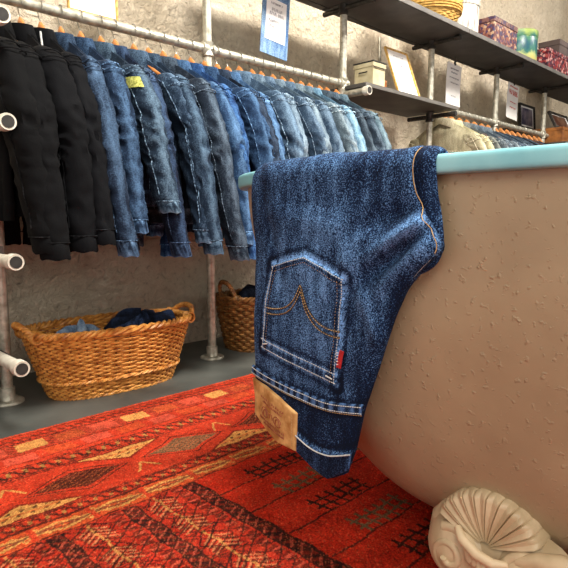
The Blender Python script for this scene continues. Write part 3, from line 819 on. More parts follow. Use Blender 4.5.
def ridge(p): return .75-2.4*abs(noise.noise(p))
def make_jacket(x, idx, dark, light, label, group, thick=.030, wid=.215, slen=.60, blen=.54, trim=None, patch=None, seed=0, cat='jacket', yaw=0, drop=0, detail=True, cuffs='same'):
    rnd = random.Random(seed*13+5)
    t = empty('denim_jacket' if cat == 'jacket' else cat, (x, PY, RZ), label, cat if cat == 'jacket' else 'shirt', group)
    t.rotation_euler = (0, 0, yaw)
    dark = tuple(v*(.72 if idx > 3 else .45) for v in dark); light = tuple(v*(.90 if idx > 3 else .20) for v in light)
    contrast = .17 if sum(dark) > 60 else .08
    m = denim('denim_%s_%d' % (group[:4], idx), dark, light, speck=260, contrast=contrast, seed=seed*1.7, big=7, cloud=.55)
    lite = tuple(min(255, v*1.05+10) for v in light)
    seam = denim('seam_%s_%d' % (group[:4], idx), tuple(.5*(p_+q_) for p_, q_ in zip(dark, light)), lite, speck=180, contrast=.9, seed=seed)
    o_ = Vector((seed*3.1, seed*1.3, 0))
    zn = -.070-drop
    # ---- body
    nA = 56; nz_ = 46; rings = []; at = []
    bulge = rnd.uniform(.85, 1.2)
    zs = lambda u: zn+.002-.112*abs(u)**1.15      # shoulder line
    def bodyP(v, a):
        """v 0 at the shoulder line .. 1 hem ; a angle"""
        c, s_ = math.cos(a), math.sin(a)
        cc = math.copysign(abs(c)**.75, c); ss = math.copysign(abs(s_)**.8, s_)
        hw = (wid-.004)-.014*smooth01(v/.4)+.006*math.sin(v*6)
        if v > .93: hw -= .010*smooth01((v-.93)/.05)
        th = thick*(.22+.78*smooth01(v/.16)**.7)*bulge
        z = zs(cc)*(1-v)+(zn-blen)*v
        nf = noise.noise(Vector((cc*3.0, z*5, 1))+o_)
        n2 = noise.noise(Vector((cc*9+z*3, z*11, 3+ss))+o_)
        n3 = noise.noise(Vector((cc*14, z*3.0, 7+ss))+o_)
        k = smooth01(v/.1)
        dsp = (.007*nf+.006*n2+.006*n3*smooth01((v-.3)/.4))*k
        return Vector((ss*(th+dsp), cc*(hw+dsp*.5), z)), nf+n2+n3
    for j in range(nz_+1):
        ring = []
        for i in range(nA):
            p, h = bodyP(j/nz_, 2*PI*i/nA); ring.append(p); at.append(.34+.10*h)
        rings.append(ring)
    b = MB(); b.loft(rings, att=at); b.build('torso', m, t)
    if detail:
        # ---- yoke, panel and placket seams, pocket flap
        b = MB()
        for sd in (1, -1):
            def sp(y, z, e=.0022):
                cc = max(-.98, min(.98, y/wid)); v = (zs(cc)-z)/(zs(cc)-(zn-blen)); cc = max(-.98, min(.98, y/wid)); c = math.copysign(abs(cc)**(1/.75), cc); a = math.acos(c)*sd
                p, _ = bodyP(max(0.02, v), a); p.x += e*sd; return p
            b.tube([sp(-wid*.93+wid*1.86*k/24, -.235-.02*abs(-1+2*k/24)) for k in range(25)], .0018, 5)
            for y0, y1 in ((-.07, -.035), (.07, .035), (-.145, -.12), (.145, .12)):
                b.tube([sp(y0+(y1-y0)*k/16, -.24-(blen-.21)*k/16) for k in range(17)], .0016, 5)
            if sd == 1 or idx % 3 == 0:
                for y0 in (-.012, .012): b.tube([sp(y0, -.12-(blen-.06)*k/20) for k in range(21)], .0015, 5)
        b.build('seam', seam, t)
        # ---- waistband
        b = MB(); rr = []; att = []
        for q, (v, e) in enumerate(((.915, .001), (.925, .005), (.96, .0055), (1.0, .005), (1.008, .002))):
            ring = []
            for i in range(nA):
                p, h = bodyP(min(v, 1.0), 2*PI*i/nA); p = Vector((p.x*(1+e*14), p.y*(1+e*2.2), zn-blen*v)); ring.append(p); att.append(.4+.3*noise.noise(Vector((i*1.3, q*2, 5))+o_)+(.25 if q in (1, 4) else 0))
            rr.append(ring)
        b.loft(rr, caps=False, att=att); b.build('waistband', m, t)
        # ---- collar
        b = MB(); rows = []; att = []
        for k in range(25):
            a = 2*PI*k/24
            y = .066*math.cos(a); xx = (.030)*math.sin(a)
            rows.append([(xx*.6, y*.8, zn-.020-.02*abs(math.cos(a))), (xx*.75, y*.86, zn+.004-.012*abs(math.cos(a))), (xx*.95, y*1.0, zn+.007-.014*abs(math.cos(a))), (xx*1.25, y*1.4, zn-.026-.034*abs(math.cos(a))), (xx*1.2, y*1.36, zn-.032-.034*abs(math.cos(a)))])
            att += [.2, .3, .50, .42, .6]
        b.loft(rows, closed=False, caps=False, att=att); b.build('collar', m, t)
    # ---- sleeves
    for sd in (-1, 1):
        b = MB(); rings = []; at = []; ns = 28; nl = 64; wf = 1.22 if idx < 3 else rnd.uniform(.86, 1.02)
        sw = rnd.uniform(-.02, .02); bend = rnd.uniform(-.012, .02); fw = rnd.uniform(.0, .03)
        L_ = (slen-.028)*rnd.uniform(.96, 1.03)
        def cen(v):
            return Vector((sw*v+bend*math.sin(v*PI)+(.045*v if sd < 0 else 0)-.003, sd*(wid-.040+(.050 if sd < 0 else .012)*smooth01(v*2.6)+((.075+fw)*v if sd < 0 else -.010*v)), zn-.098-L_*v+.010*smooth01(v*6)))
        pr_ = None
        for j in range(nl+1):
            v = j/nl; c0 = cen(v)
            ry = .070-.036*v**.8; rx = .036-.009*v
            if v < .12: k_ = math.sqrt(max(0.02, 1-(1-v/.12)**2)); ry *= .40+.60*k_; rx *= .3+.7*k_
            cuff = v > .93
            if cuff: ry = .034; rx = .025
            ry *= wf; rx *= wf
            ring = []
            for i in range(ns):
                a = 2*PI*i/ns
                el = math.exp(-((v-.42)/.16)**2)
                n1 = noise.noise(Vector((math.cos(a)*1.2, math.sin(a)*1.2+v*2, v*7.0))+o_*2+Vector((sd, 0, 0)))
                n2 = ridge(Vector((math.cos(a)*1.6, math.sin(a)*1.6+v*8+a*.6, v*13))+o_+Vector((0, sd, 0)))
                dsp = (.004*n1+(.0045+.006*el)*n2)*(1-.7*(1 if cuff else 0))
                ca, sa = math.cos(a), math.sin(a); sc_ = (abs(ca)**2.8+abs(sa)**2.8)**(-1/2.8)
                ring.append(c0+Vector((ca*(rx*sc_+dsp), sa*(ry*sc_+dsp*.9), 0)))
                at.append(.34+.10*n1+.17*n2*(.5+.6*el)+(.08 if cuff else 0)+.22*abs(sa)**10)
            rings.append(ring)
        b.loft(rings, att=at); sl = b.build('sleeve', m, t)
        if patch and sd < 0:
            b = MB(); vs = []; fs = []
            for j in range(7):
                for i in range(9):
                    v = .125+.075*j/6; a = PI*(1.02+.36*i/8); c1 = cen(v); k = (abs(math.cos(a))**2.8+abs(math.sin(a))**2.8)**(-1/2.8)
                    vs.append(c1+Vector((math.cos(a)*((.036-.009*v)*wf*k+.009), math.sin(a)*((.070-.036*v**.8)*wf*k+.009), 0)))
            for j in range(6):
                for i in range(8): q = j*9+i; fs.append((q, q+1, q+10, q+9))
            b.add(vs, fs); q = b.build('sleeve_patch', noisy('green_patch', (112, 120, 44), (196, 194, 104), scale=160, rough=.9), sl); q['label'] = 'yellow green embroidered patch'
        if detail or sd < 0:
            b = MB()
            rr = []; att = []
            for q, (v, e) in enumerate(((.925, .0), (.93, .003), (.965, .003), (1.0, .004), (1.006, .001))):
                cq = cen(v); rr.append([cq+Vector((math.cos(2*PI*i/ns)*(.027*wf+e*.7), math.sin(2*PI*i/ns)*(.037*wf+e*.7)+0, .002*math.sin(i*1.1+seed) if q >= 3 else 0)) for i in range(ns)])
                att += [(.62 if q in (1, 3) else .95 if q == 4 else .36)+.5*noise.noise(Vector((i*.9, q, 2))+o_) for i in range(ns)]
            b.loft(rr, caps=False, att=att); b.build('cuff', m, sl)
            b = MB()
            for ang in (PI*1.12, PI*1.9):   # long sleeve seams, on the outward faces
                pts = []
                for k in range(30):
                    v = .06+.83*k/29; c0 = cen(v); a = ang if sd < 0 else ang-.6
                    ry = .070-.036*v**.8; rx = .036-.009*v
                    n1 = noise.noise(Vector((math.cos(a)*1.2, math.sin(a)*1.2+v*2, v*7.0))+o_*2+Vector((sd, 0, 0)))
                    n2 = ridge(Vector((math.cos(a)*1.6, math.sin(a)*1.6+v*8+a*.6, v*13))+o_+Vector((0, sd, 0)))
                    el = math.exp(-((v-.42)/.16)**2); dsp = .004*n1+(.0045+.006*el)*n2+.0008; sc_ = (abs(math.cos(a))**2.8+abs(math.sin(a))**2.8)**(-1/2.8)
                    pts.append(c0+Vector((math.cos(a)*(rx*wf*sc_+dsp), math.sin(a)*(ry*wf*sc_+dsp*.9), 0)))
                b.tube(pts, .0018, 5)
            # armhole seam
            c0 = cen(.075); b.tube([c0+Vector((math.cos(2*PI*k/20)*.0345*wf, math.sin(2*PI*k/20)*.057*wf, .02*math.sin(2*PI*k/20)*sd)) for k in range(20)], .0022, 5, closed=True)
            for vv in (.115, .93):
                c1 = cen(vv); ry = (.070-.036*vv**.8 if vv < .9 else .036)*wf+.002; rx = (.036-.009*vv)*wf+.002
                b.tube([c1+Vector((math.cos(a_)*rx*(abs(math.cos(a_))**2.8+abs(math.sin(a_))**2.8)**(-1/2.8), math.sin(a_)*ry*(abs(math.cos(a_))**2.8+abs(math.sin(a_))**2.8)**(-1/2.8), .018*math.sin(a_)*sd if vv < .5 else 0)) for a_ in [2*PI*k/28 for k in range(28)]], .0018, 5, closed=True)
            b.build('sleeve_seam', seam, sl)
    if trim:   # white zip edge
        b = MB(); b.tube([(-.038, -.10-.03*math.sin(k/14*2.2), zn-.03-.30*k/14) for k in range(15)], .0028, 6); q = b.build('zip_edge', M['stitch_pale'], t); q['label'] = 'pale zip edge'
    return t

# (dark, light, words)
JK = [((9, 10, 13), (22, 24, 30), 'black cotton jacket'), ((10, 11, 15), (26, 29, 38), 'black jacket with a narrow stand collar'),
      ((11, 13, 20), (30, 34, 46), 'blue-black unwashed denim jacket'), ((14, 17, 26), (40, 46, 62), 'near black zip edged denim jacket'),
      ((26, 42, 66), (78, 104, 134), 'dark blue denim jacket with frayed cuffs'), ((32, 54, 84), (84, 116, 152), 'deep blue denim jacket'),
      ((40, 60, 82), (104, 130, 152), 'blue denim jacket with yellow green sleeve patch'), ((24, 38, 64), (70, 94, 128), 'dark indigo denim jacket'),
      ((44, 66, 92), (110, 138, 166), 'mid-blue stonewashed denim jacket'), ((36, 56, 80), (92, 118, 142), 'slate blue denim jacket'),
      ((38, 52, 70), (98, 116, 134), 'grey-blue worn denim jacket'), ((46, 78, 120), (100, 140, 184), 'plain mid-blue denim jacket'),
      ((36, 74, 132), (84, 132, 192), 'bright blue denim jacket'), ((44, 74, 114), (90, 128, 170), 'smooth blue denim jacket'),
      ((22, 34, 54), (64, 82, 106), 'dark denim jacket with a ragged zip'), ((60, 98, 146), (116, 158, 202), 'light mid-blue denim jacket'),
      ((74, 102, 132), (134, 164, 190), 'pale blue denim jacket'), ((92, 118, 142), (152, 176, 194), 'washed-out blue denim jacket'),
      ((66, 92, 120), (128, 154, 178), 'soft blue denim jacket'), ((98, 124, 146), (160, 182, 196), 'very pale grey-blue denim jacket'),
      ((60, 86, 114), (124, 150, 172), 'mid grey-blue denim jacket'), ((104, 126, 140), (160, 180, 190), 'bleached denim jacket'),
      ((90, 116, 136), (150, 174, 190), 'pale steel blue denim jacket'), ((112, 158, 190), (168, 208, 228), 'sky blue denim jacket'),
      ((48, 62, 76), (96, 114, 128), 'charcoal blue denim jacket'), ((56, 74, 92), (112, 132, 148), 'dull blue denim jacket'), ((88, 116, 132), (146, 172, 184), 'light blue-grey denim jacket')]
ORD = ['first', 'second', 'third', 'fourth', 'fifth', 'sixth', 'seventh', 'eighth', 'ninth', 'tenth', 'eleventh', 'twelfth', 'thirteenth', 'fourteenth', 'fifteenth', 'sixteenth', 'seventeenth', 'eighteenth', 'nineteenth', 'twentieth', 'twenty-first', 'twenty-second', 'twenty-third', 'twenty-fourth', 'twenty-fifth', 'twenty-sixth', 'twenty-seventh', 'twenty-eighth']
nJ = len(JK)
for i, (dk, lt, w) in enumerate(JK):
    x = .545+(2.055-.545)*(i/(nJ-1))**.98+random.uniform(-.006, .006)
    lb = '%s, %s from the left on the long rail' % (w, ORD[i])
    make_hanger(x, i, 'wooden hanger under the %s, %s from the left' % (w.split(' with')[0], ORD[i]), .010 if i > 15 else 0)
    make_jacket(x, i, dk, lt, lb, 'denim jackets on the long rail', seed=i+1, slen=[.57, .60, .58, .56, .60, .52, .46, .58, .55, .61, .60, .57, .63, .50, .55, .60, .56][i] if i < 17 else random.uniform(.52, .60),
                blen=random.uniform(.49, .56), wid=random.uniform(.205, .222), trim=(i == 3), patch=(i == 6), yaw=random.uniform(-.10, .06), thick=.026, drop=(-.012 if i > 15 else 0), cuffs='pale' if i in (4, 9, 10, 11) else 'same')
RK = [((226, 216, 176), (246, 238, 206), 'cream cotton jacket'), ((236, 226, 176), (250, 244, 206), 'pale yellow canvas jacket'), ((118, 122, 116), (168, 172, 164), 'grey-green cotton jacket'),
      ((104, 116, 124), (160, 172, 178), 'pale grey denim jacket'), ((84, 98, 112), (140, 156, 168), 'blue-grey denim jacket'), ((110, 124, 136), (166, 180, 188), 'ash blue denim jacket'),
      ((70, 88, 108), (128, 146, 164), 'slate denim jacket'), ((92, 110, 128), (150, 168, 182), 'soft grey-blue denim jacket'), ((62, 78, 96), (120, 136, 152), 'muted blue denim jacket'),
      ((100, 118, 134), (158, 174, 186), 'faded pale denim jacket'), ((80, 98, 118), (138, 156, 172), 'dusty blue denim jacket'), ((40, 44, 52), (84, 88, 96), 'dark grey jacket'),
      ((92, 112, 132), (148, 168, 184), 'washed blue denim jacket'), ((120, 74, 34), (170, 112, 60), 'rust brown jacket'), ((66, 84, 108), (120, 140, 162), 'cool blue denim jacket'), ((30, 40, 66), (70, 84, 116), 'navy jacket')]
for i, (dk, lt, w) in enumerate(RK):
    x = 3.02+1.38*i/(len(RK)-1)+random.uniform(-.01, .01)
    make_hanger(x, i+1, 'wooden hanger under the %s, %s on the rail behind the bathtub' % (w, ORD[i]), .018)
    make_jacket(x, i+40, dk, lt, '%s, %s on the rail behind the bathtub' % (w, ORD[i]), 'pale jackets on the rail behind the bathtub', seed=i+50, slen=.56, blen=.52, wid=.21, yaw=random.uniform(-.1, .1), thick=.030, drop=-.018, detail=(i < 6))

# ------------------------------------------------------------------ wicker laundry basket
def superell(a, rx, ry, p=.75):
    c, s_ = math.cos(a), math.sin(a)
    return rx*math.copysign(abs(c)**p, c), ry*math.copysign(abs(s_)**p, s_)
def make_basket(loc, rot, R0, R1, H, rows, stakes, mat, mat2, label, sr=.0042, handles=True, name='wicker_basket', p=.78, hl=.06, hh=.045):
    t = empty(name, loc, label, 'basket'); t.rotation_euler = (0, 0, rot)
    def rad(v):
        k = v**.85
        return R0[0]+(R1[0]-R0[0])*k, R0[1]+(R1[1]-R0[1])*k
    b = MB(); NP = stakes*4
    for r in range(rows):
        v = (r+.5)/rows; rx, ry = rad(v); pts = []
        for i in range(NP):
            a = 2*PI*i/NP; w = math.cos(a*stakes/2+(r % 2)*PI)*sr*.85
            x, y = superell(a, rx+w, ry+w, p); pts.append((x, y, H*v+.0015*math.sin(a*5+r)))
        b.tube(pts, H/rows*.56, 5, closed=True)
    b.build('woven_side', mat, t)
    b = MB()
    for i in range(stakes):
        a = 2*PI*(i)/stakes; pts = []
        for k in range(9):
            v = k/8; rx, ry = rad(v); x, y = superell(a, rx, ry, p); pts.append((x, y, H*v))
        b.tube(pts, sr*.75, 5)
    b.build('stake', mat2, t)
    for v, rr, amp, nm_ in ((.0, .006, .004, 'braided_foot'), (1.0, .0075, .007, 'braided_border')):
        b = MB()
        rx, ry = rad(v)
        for ph in range(3):
            pts = []; n_ = 220
            for i in range(n_):
                a = 2*PI*i/n_; tw = a*stakes/2.4+ph*2*PI/3; tw = a*round(stakes/2.4)+ph*2*PI/3
                x, y = superell(a, rx+amp*math.cos(tw), ry+amp*math.cos(tw), p); pts.append((x, y, H*v+.004+amp*math.sin(tw)))
            b.tube(pts, rr*.8, 6, closed=True)
        b.build(nm_, mat, t)
    if rows > 20:
        b = MB()
        rx, ry = rad(.27)
        for ph in range(2):
            pts = []
            for i in range(220):
                a = 2*PI*i/220; tw = a*38+ph*PI; x, y = superell(a, rx+.006+.003*math.cos(tw), ry+.006+.003*math.cos(tw), p); pts.append((x, y, H*.27+.003*math.sin(tw)))
            b.tube(pts, .0035, 5, closed=True)
        b.build('raised_band', mat, t)
    b = MB(); rx, ry = rad(.02); b.lathe([(.01, 0.006), (1.0, .006), (1.0, .010), (.01, .010)], n=48)
    b.v = [(superell(math.atan2(v[1], v[0]), rx, ry, p)[0]*min(1, math.hypot(v[0], v[1])), superell(math.atan2(v[1], v[0]), rx, ry, p)[1]*min(1, math.hypot(v[0], v[1])), v[2]) for v in b.v]
    b.build('basket_base', mat2, t)
    if handles:
        for sx in (-1, 1):
            hb = MB(); rx, ry = rad(1)
            for ph in range(3):
                pts = []
                for k in range(50):
                    u = k/49; a = PI*u; tw = u*2*PI*5+ph*2*PI/3
                    x = sx*(rx-.010+.030*math.sin(a)); y = -hl*math.cos(a); z = H-.01+hh*math.sin(a)**.7 if 0 < u < 1 else H-.01
                    pts.append((x+.0055*math.cos(tw), y, z+.0055*math.sin(tw)))
                hb.tube(pts, .0050, 6)
            for yy in (-hl, hl):   # wrapping at the handle foot
                for q in range(4):
                    hb.tube([(sx*(rx-.012)+.015*math.cos(k), yy+.006*(q-1.5)*1.4, H+.002+.017*math.sin(k)) for k in [2*PI*j/12 for j in range(12)]], .0032, 5, closed=True)
            hb.build('handle', mat, t)
    return t
make_basket((.880, 1.685, 0), -.04, (.200, .095), (.270, .135), .200, 30, 56, M['wicker'], M['wicker_dark'], 'orange-brown oval wicker laundry basket with braided handles on the floor')
make_basket((1.60, 1.78, 0), .1, (.13, .10), (.175, .135), .215, 16, 34, M['wicker2'], M['wicker_dark'], 'darker brown wicker basket behind the hanging jeans', sr=.005, hl=.04, hh=.085)
def cloth_heap(name, loc, r, h, mat, seed, label, cat='garment', group=None):
    b = MB(); n1, n2 = 60, 26; rows = []; at = []
    for j in range(n2+1):
        v = j/n2; row = []
        for i in range(n1):
            a = 2*PI*i/n1; d = noise.noise(Vector((math.cos(a)*1.6, math.sin(a)*1.6, v*2+seed))); d2 = noise.noise(Vector((math.cos(a)*4, math.sin(a)*4, v*7+seed)))
            rr = math.sin(PI*v)**.6*(1+.18*d+.08*d2)
            row.append((r[0]*rr*math.cos(a), r[1]*rr*math.sin(a), h*(.5-.5*math.cos(PI*v))*(1+.3*d)+.012*d2)); at.append(.45+.4*d2)
        rows.append(row)
    b.loft(rows, att=at); o = b.build(name, mat, loc=loc); tag(o, label, cat, group); return o
cloth_heap('folded_jeans', (1.0, 1.70, .06), (.14, .085), .155, denim('navy_garment', (14, 20, 34), (40, 54, 82)), 3, 'dark navy jeans bundled in the far half of the laundry basket')
cloth_heap('folded_garment', (.765, 1.665, .06), (.075, .07), .15, denim('paleblue_garment', (104, 128, 156), (160, 180, 200)), 8, 'pale blue-grey garment bundled in the near half of the laundry basket')
cloth_heap('folded_garment', (.87, 1.69, .02), (.15, .075), .10, denim('lowblue_garment', (40, 56, 84), (84, 106, 136)), 5, 'blue garment low in the middle of the laundry basket')
cloth_heap('folded_jeans', (1.62, 1.78, .08), (.13, .10), .15, denim('dark_garment2', (14, 18, 28), (40, 48, 66)), 13, 'dark jeans heaped in the brown wicker basket')

# ------------------------------------------------------------------ notices
def scribble(mb, x0, x1, z, y, h, seed):
    """small hand lettering strokes too small to read"""
    r = random.Random(seed); x = x0
    while x < x1:
        w = r.uniform(.003, .006)
        if r.random() < .16: x += w; continue
        k = r.random()
        mb.tube([(x, y, z), (x+w*.2, y, z+h), (x+w*.8, y, z+h*(.2 if k < .5 else 1)), (x+w*.9, y, z+(0 if k < .5 else h*.4))], .0007, 4); x += w*1.45
def paper_notice(name, loc, w, h, rotz, roll, label, rows, ink='ink', border=None, frame=None, tilt=0, hang=True, group=None):
    t = empty(name, loc, label, 'notice', group); t.rotation_euler = (tilt, roll, rotz)
    if border:
        b = MB(); b.box((0, .004, -h/2), (w, .004, h)); b.build('border', border, t, smooth=False)
        w2, h2, zc = w*.74, h*.62, -h*.47
    else: w2, h2, zc = w, h, -h/2
    b = MB(); nv = 10; vs = []; fs = []
    for j in range(nv+1):
        for i in range(5): vs.append((-w2/2+w2*i/4, (.0 if border else .004*math.sin(j/nv*3)), zc+h2/2-h2*j/nv))
    for j in range(nv):
        for i in range(4): q = j*5+i; fs.append((q, q+5, q+6, q+1))
    b.add(vs, fs); b.add([(x, y+.0012, z) for x, y, z in vs], [tuple(reversed(f)) for f in fs]); b.build('paper', M['paper'], t, smooth=False)
    b = MB(); r = random.Random(len(label))
    for k, (v, a0, a1, hh) in enumerate(rows): scribble(b, -w2/2+w2*a0, -w2/2+w2*a1, zc+h2/2-h2*v, -.0025, hh, k+len(label))
    b.build('lettering', M[ink], t, smooth=False)
    if frame:
        b = MB(); f_ = frame
        for dx, dz, sx, sz in ((-w/2, -h/2, f_, h+f_), (w/2, -h/2, f_, h+f_), (0, 0, w, f_), (0, -h, w, f_)): b.box((dx, 0, dz), (sx, .012, sz))
        b.build('frame', M['straw'] if frame > .003 else M['paper'], t, smooth=False, bevel=.001)
    if hang:
        b = MB(); b.box((0, -.001, .004), (.012, .008, .022)); b.tube([(0, 0, .01), (0, 0, .05)], .0012, 5); b.build('clip', M['dark_metal'], t, smooth=False)
    return t
R4 = [(.14, .2, .8, .008), (.30, .25, .75, .012), (.40, .15, .85, .012), (.58, .12, .6, .012), (.70, .12, .62, .012), (.86, .2, .8, .006)]
paper_notice('notice_card', (.918, 1.80, 1.43), .165, .235, 0, 0, 'white bordered notice card behind the long rail above the black jackets', [(.2, .1, .9, .01), (.45, .1, .7, .008), (.62, .5, .9, .008), (.80, .45, .8, .006)], frame=.006, hang=False)
paper_notice('notice_card', (1.68, 1.73, 1.455), .150, .262, 0, -.06+.14, 'white notice with a pale blue denim border hanging above the long rail', R4, border=denim('notice_denim', (70, 104, 150), (150, 180, 208)))
paper_notice('notice_card', (3.235, 1.80, 1.458), .17, .24, 0, .03, 'plain white notice clipped beside the lower shelf', [(.15, .2, .8, .008), (.24, .25, .7, .008), (.36, .15, .8, .006), (.48, .2, .8, .006), (.8, .3, .6, .006)])
paper_notice('notice_card', (4.07, 1.80, 1.472), .18, .24, 0, .07, 'white notice with red lettering clipped above the far pale jackets', [(.12, .15, .85, .010), (.28, .1, .8, .022), (.33, .15, .85, .012), (.55, .2, .8, .008), (.7, .2, .8, .008)], ink='redink')
# framed notice leaning on the lower shelf
paper_notice('framed_notice', (2.53, 1.742, 1.385), .19, .252, 0, 0, 'white lettered notice in a thin gold frame leaning on the lower shelf', [(.15, .25, .75, .005), (.38, .3, .7, .014), (.52, .45, .55, .010), (.66, .22, .78, .014), (.85, .3, .7, .005)], frame=.0075, tilt=-.36, hang=False)
b = MB(); b.add([(2.325, 1.70, 1.143), (2.40, 1.70, 1.143), (2.40, 1.70, 1.215), (2.325, 1.76, 1.143), (2.40, 1.76, 1.143), (2.40, 1.76, 1.215)], [(0, 1, 2), (3, 5, 4), (0, 3, 4, 1), (1, 4, 5, 2), (0, 2, 5, 3)])
o = b.build('wooden_wedge', M['oldwood'], smooth=False, bevel=.002); tag(o, 'small brown wooden wedge propping the gold framed notice', 'wedge')
# cream box with lid on the lower shelf
t = empty('cream_box', (2.285, 1.72, 1.143), 'small cream box with a dark lid line on the lower shelf', 'box')
b = MB(); b.box((0, 0, .052), (.095, .11, .105)); b.build('box_body', noisy('cream_card', (176, 164, 128), (204, 194, 160), scale=12, rough=.7), t, smooth=False, bevel=.002)
b = MB(); b.box((0, 0, .114), (.102, .118, .020)); b.build('lid', noisy('cream_lid', (170, 158, 124), (198, 188, 154), scale=12, rough=.7), t, smooth=False, bevel=.002)
b = MB(); b.box((0, -.060, .102), (.098, .003, .003)); b.box((0, 0, .128), (.106, .122, .004)); b.build('lid_line', M['black'], t, smooth=False)
b = MB(); b.tube([(-.048, -.02, .085), (-.058, -.02, .08), (-.058, .02, .08), (-.048, .02, .085)], .003, 6); b.build('side_handle', M['dark_metal'], t)

# ------------------------------------------------------------------ things on the upper shelf
SZ = 1.527
# straw basket
t = empty('straw_basket', (2.72, 1.66, SZ), 'round golden straw basket on the upper shelf', 'basket')
b = MB(); 
for r in range(20):
    v = r/19; R = .105+.045*math.sin(v*2.3+.25); n_ = 90
    b.tube([((R+.003*math.cos(18*2*PI*i/n_+r*PI))*math.cos(2*PI*i/n_), (R+.003*math.cos(18*2*PI*i/n_+r*PI))*math.sin(2*PI*i/n_), .006+.17*v) for i in range(n_)], .0058, 5, closed=True)
b.build('coiled_side', M['straw'], t)
b = MB(); b.tube([(-.150*math.cos(PI*k/14), -.02, .06+.07*math.sin(PI*k/14)-.0) for k in range(15)], .006, 6)
for k in range(3): b.tube([((.152+.002*k)*math.cos(a), (.152+.002*k)*math.sin(a), .055+.012*k) for a in [2*PI*i/60 for i in range(60)]], .004, 5, closed=True)
b.build('bound_band', M['straw'], t)
b = MB(); b.lathe([(.01, .002), (.105, .002), (.105, .006), (.01, .006)], n=30); b.build('basket_base', M['straw'], t)
# white canister with bark print
m, nt, bs = newmat('bark_print'); tc = N(nt, 'ShaderNodeTexCoord'); mp = N(nt, 'ShaderNodeMapping'); mp.inputs['Scale'].default_value = (60, 60, 9); nt.links.new(tc.outputs['Object'], mp.inputs[0])
nn = N(nt, 'ShaderNodeTexNoise', Scale=1.6, Detail=5.0); nt.links.new(mp.outputs[0], nn.inputs['Vector']); r = ramp(nt, nn.outputs[0], [(.30, (96, 90, 84)), (.44, (168, 162, 152)), (.7, (196, 190, 178))]); nt.links.new(r.outputs[0], bs.inputs['Base Color']); bs.inputs['Roughness'].default_value = .6
t = empty('canister', (3.04, 1.68, SZ), 'tall round white canister with grey bark-like streaks on the upper shelf', 'canister')
b = MB(); b.lathe([(.10, 0), (.108, .004), (.110, .17), (.108, .172)], n=36); b.build('body', m, t)
b = MB(); b.lathe([(.113, .165), (.114, .168), (.114, .205), (.110, .210), (.001, .210)], n=36); b.build('lid', m, t)
def floral(name, cols, scale):
    m, nt, bs = newmat(name); tc = N(nt, 'ShaderNodeTexCoord')
    v = N(nt, 'ShaderNodeTexVoronoi', Scale=scale); nt.links.new(tc.outputs['Object'], v.inputs['Vector'])
    sp = N(nt, 'ShaderNodeSeparateColor'); nt.links.new(v.outputs['Color'], sp.inputs[0])
    st_ = [(i/len(cols), c) for i, c in enumerate(cols)]
    r = ramp(nt, sp.outputs[0], st_); r.color_ramp.interpolation = 'CONSTANT'
    nt.links.new(r.outputs[0], bs.inputs['Base Color']); bs.inputs['Roughness'].default_value = .4; return m
def lidded(name, loc, d, mat, mat2, label, lidh=.03):
    t = empty(name, loc, label, 'box')
    b = MB(); b.box((0, 0, (d[2]-lidh)/2), (d[0]-.006, d[1]-.006, d[2]-lidh)); b.build('box_body', mat, t, smooth=False, bevel=.003)
    b = MB(); b.box((0, 0, d[2]-lidh/2), (d[0], d[1], lidh)); b.build('lid', mat2, t, smooth=False, bevel=.003)
    return t
FL = floral('floral_print', [(104, 60, 56), (150, 106, 84), (66, 46, 80), (176, 148, 120), (80, 44, 48), (128, 76, 66), (64, 60, 88)], 75)
FL2 = floral('floral_lid_print', [(76, 44, 54), (112, 78, 72), (58, 42, 72), (134, 106, 90)], 75)
lidded('patterned_box', (3.37, 1.655, SZ), (.31, .21, .150), FL, FL2, 'square floral patterned box in pink and purple on the upper shelf')
RB = floral('red_print', [(120, 34, 40), (50, 26, 40), (150, 60, 60), (186, 140, 134), (80, 26, 40), (70, 40, 60)], 70)
lidded('patterned_box', (4.20, 1.64, SZ), (.42, .20, .13), RB, RB, 'dark red patterned box next to the teal tin')
m, nt, bs = newmat('teal_picture'); tc = N(nt, 'ShaderNodeTexCoord'); sx = N(nt, 'ShaderNodeSeparateXYZ'); nt.links.new(tc.outputs['Object'], sx.inputs[0])
nn = N(nt, 'ShaderNodeTexNoise', Scale=22.0, Detail=5.0); nt.links.new(tc.outputs['Object'], nn.inputs['Vector'])
ma = N(nt, 'ShaderNodeMath', operation='MULTIPLY_ADD'); ma.inputs[1].default_value = .16; nt.links.new(nn.outputs[0], ma.inputs[0]); nt.links.new(sx.outputs[2], ma.inputs[2])
r = ramp(nt, ma.outputs[0], [(.07, (196, 186, 110)), (.11, (176, 184, 120)), (.14, (52, 110, 96)), (.18, (22, 78, 96)), (.22, (60, 116, 90)), (.27, (150, 170, 90))]); nt.links.new(r.outputs[0], bs.inputs['Base Color']); bs.inputs['Roughness'].default_value = .35
t = empty('tin', (3.745, 1.64, SZ), 'round teal and yellow painted tin on the upper shelf', 'tin')
b = MB(); b.lathe([(.110, 0), (.112, .003), (.112, .150), (.110, .153)], n=36); b.build('body', m, t)
b = MB(); b.lathe([(.114, .140), (.115, .143), (.115, .178), (.110, .182), (.001, .182)], n=36); b.build('lid', m, t)
GB = noisy('grey_box_card', (74, 62, 60), (96, 82, 78), scale=8, rough=.8)
lidded('storage_box', (4.86, 1.76, SZ), (.62, .16, .33), GB, GB, 'large dark grey box at the far end of the upper shelf', .04)
# small white bottle by the red box
b = MB(); b.lathe([(.03, 0), (.032, .01), (.032, .06), (.02, .08), (.012, .09), (.012, .105), (.001, .106)], n=24); o = b.build('bottle', M['paper'], loc=(4.44, 1.58, SZ)); tag(o, 'small white bottle between the red patterned box and the grey box', 'bottle')

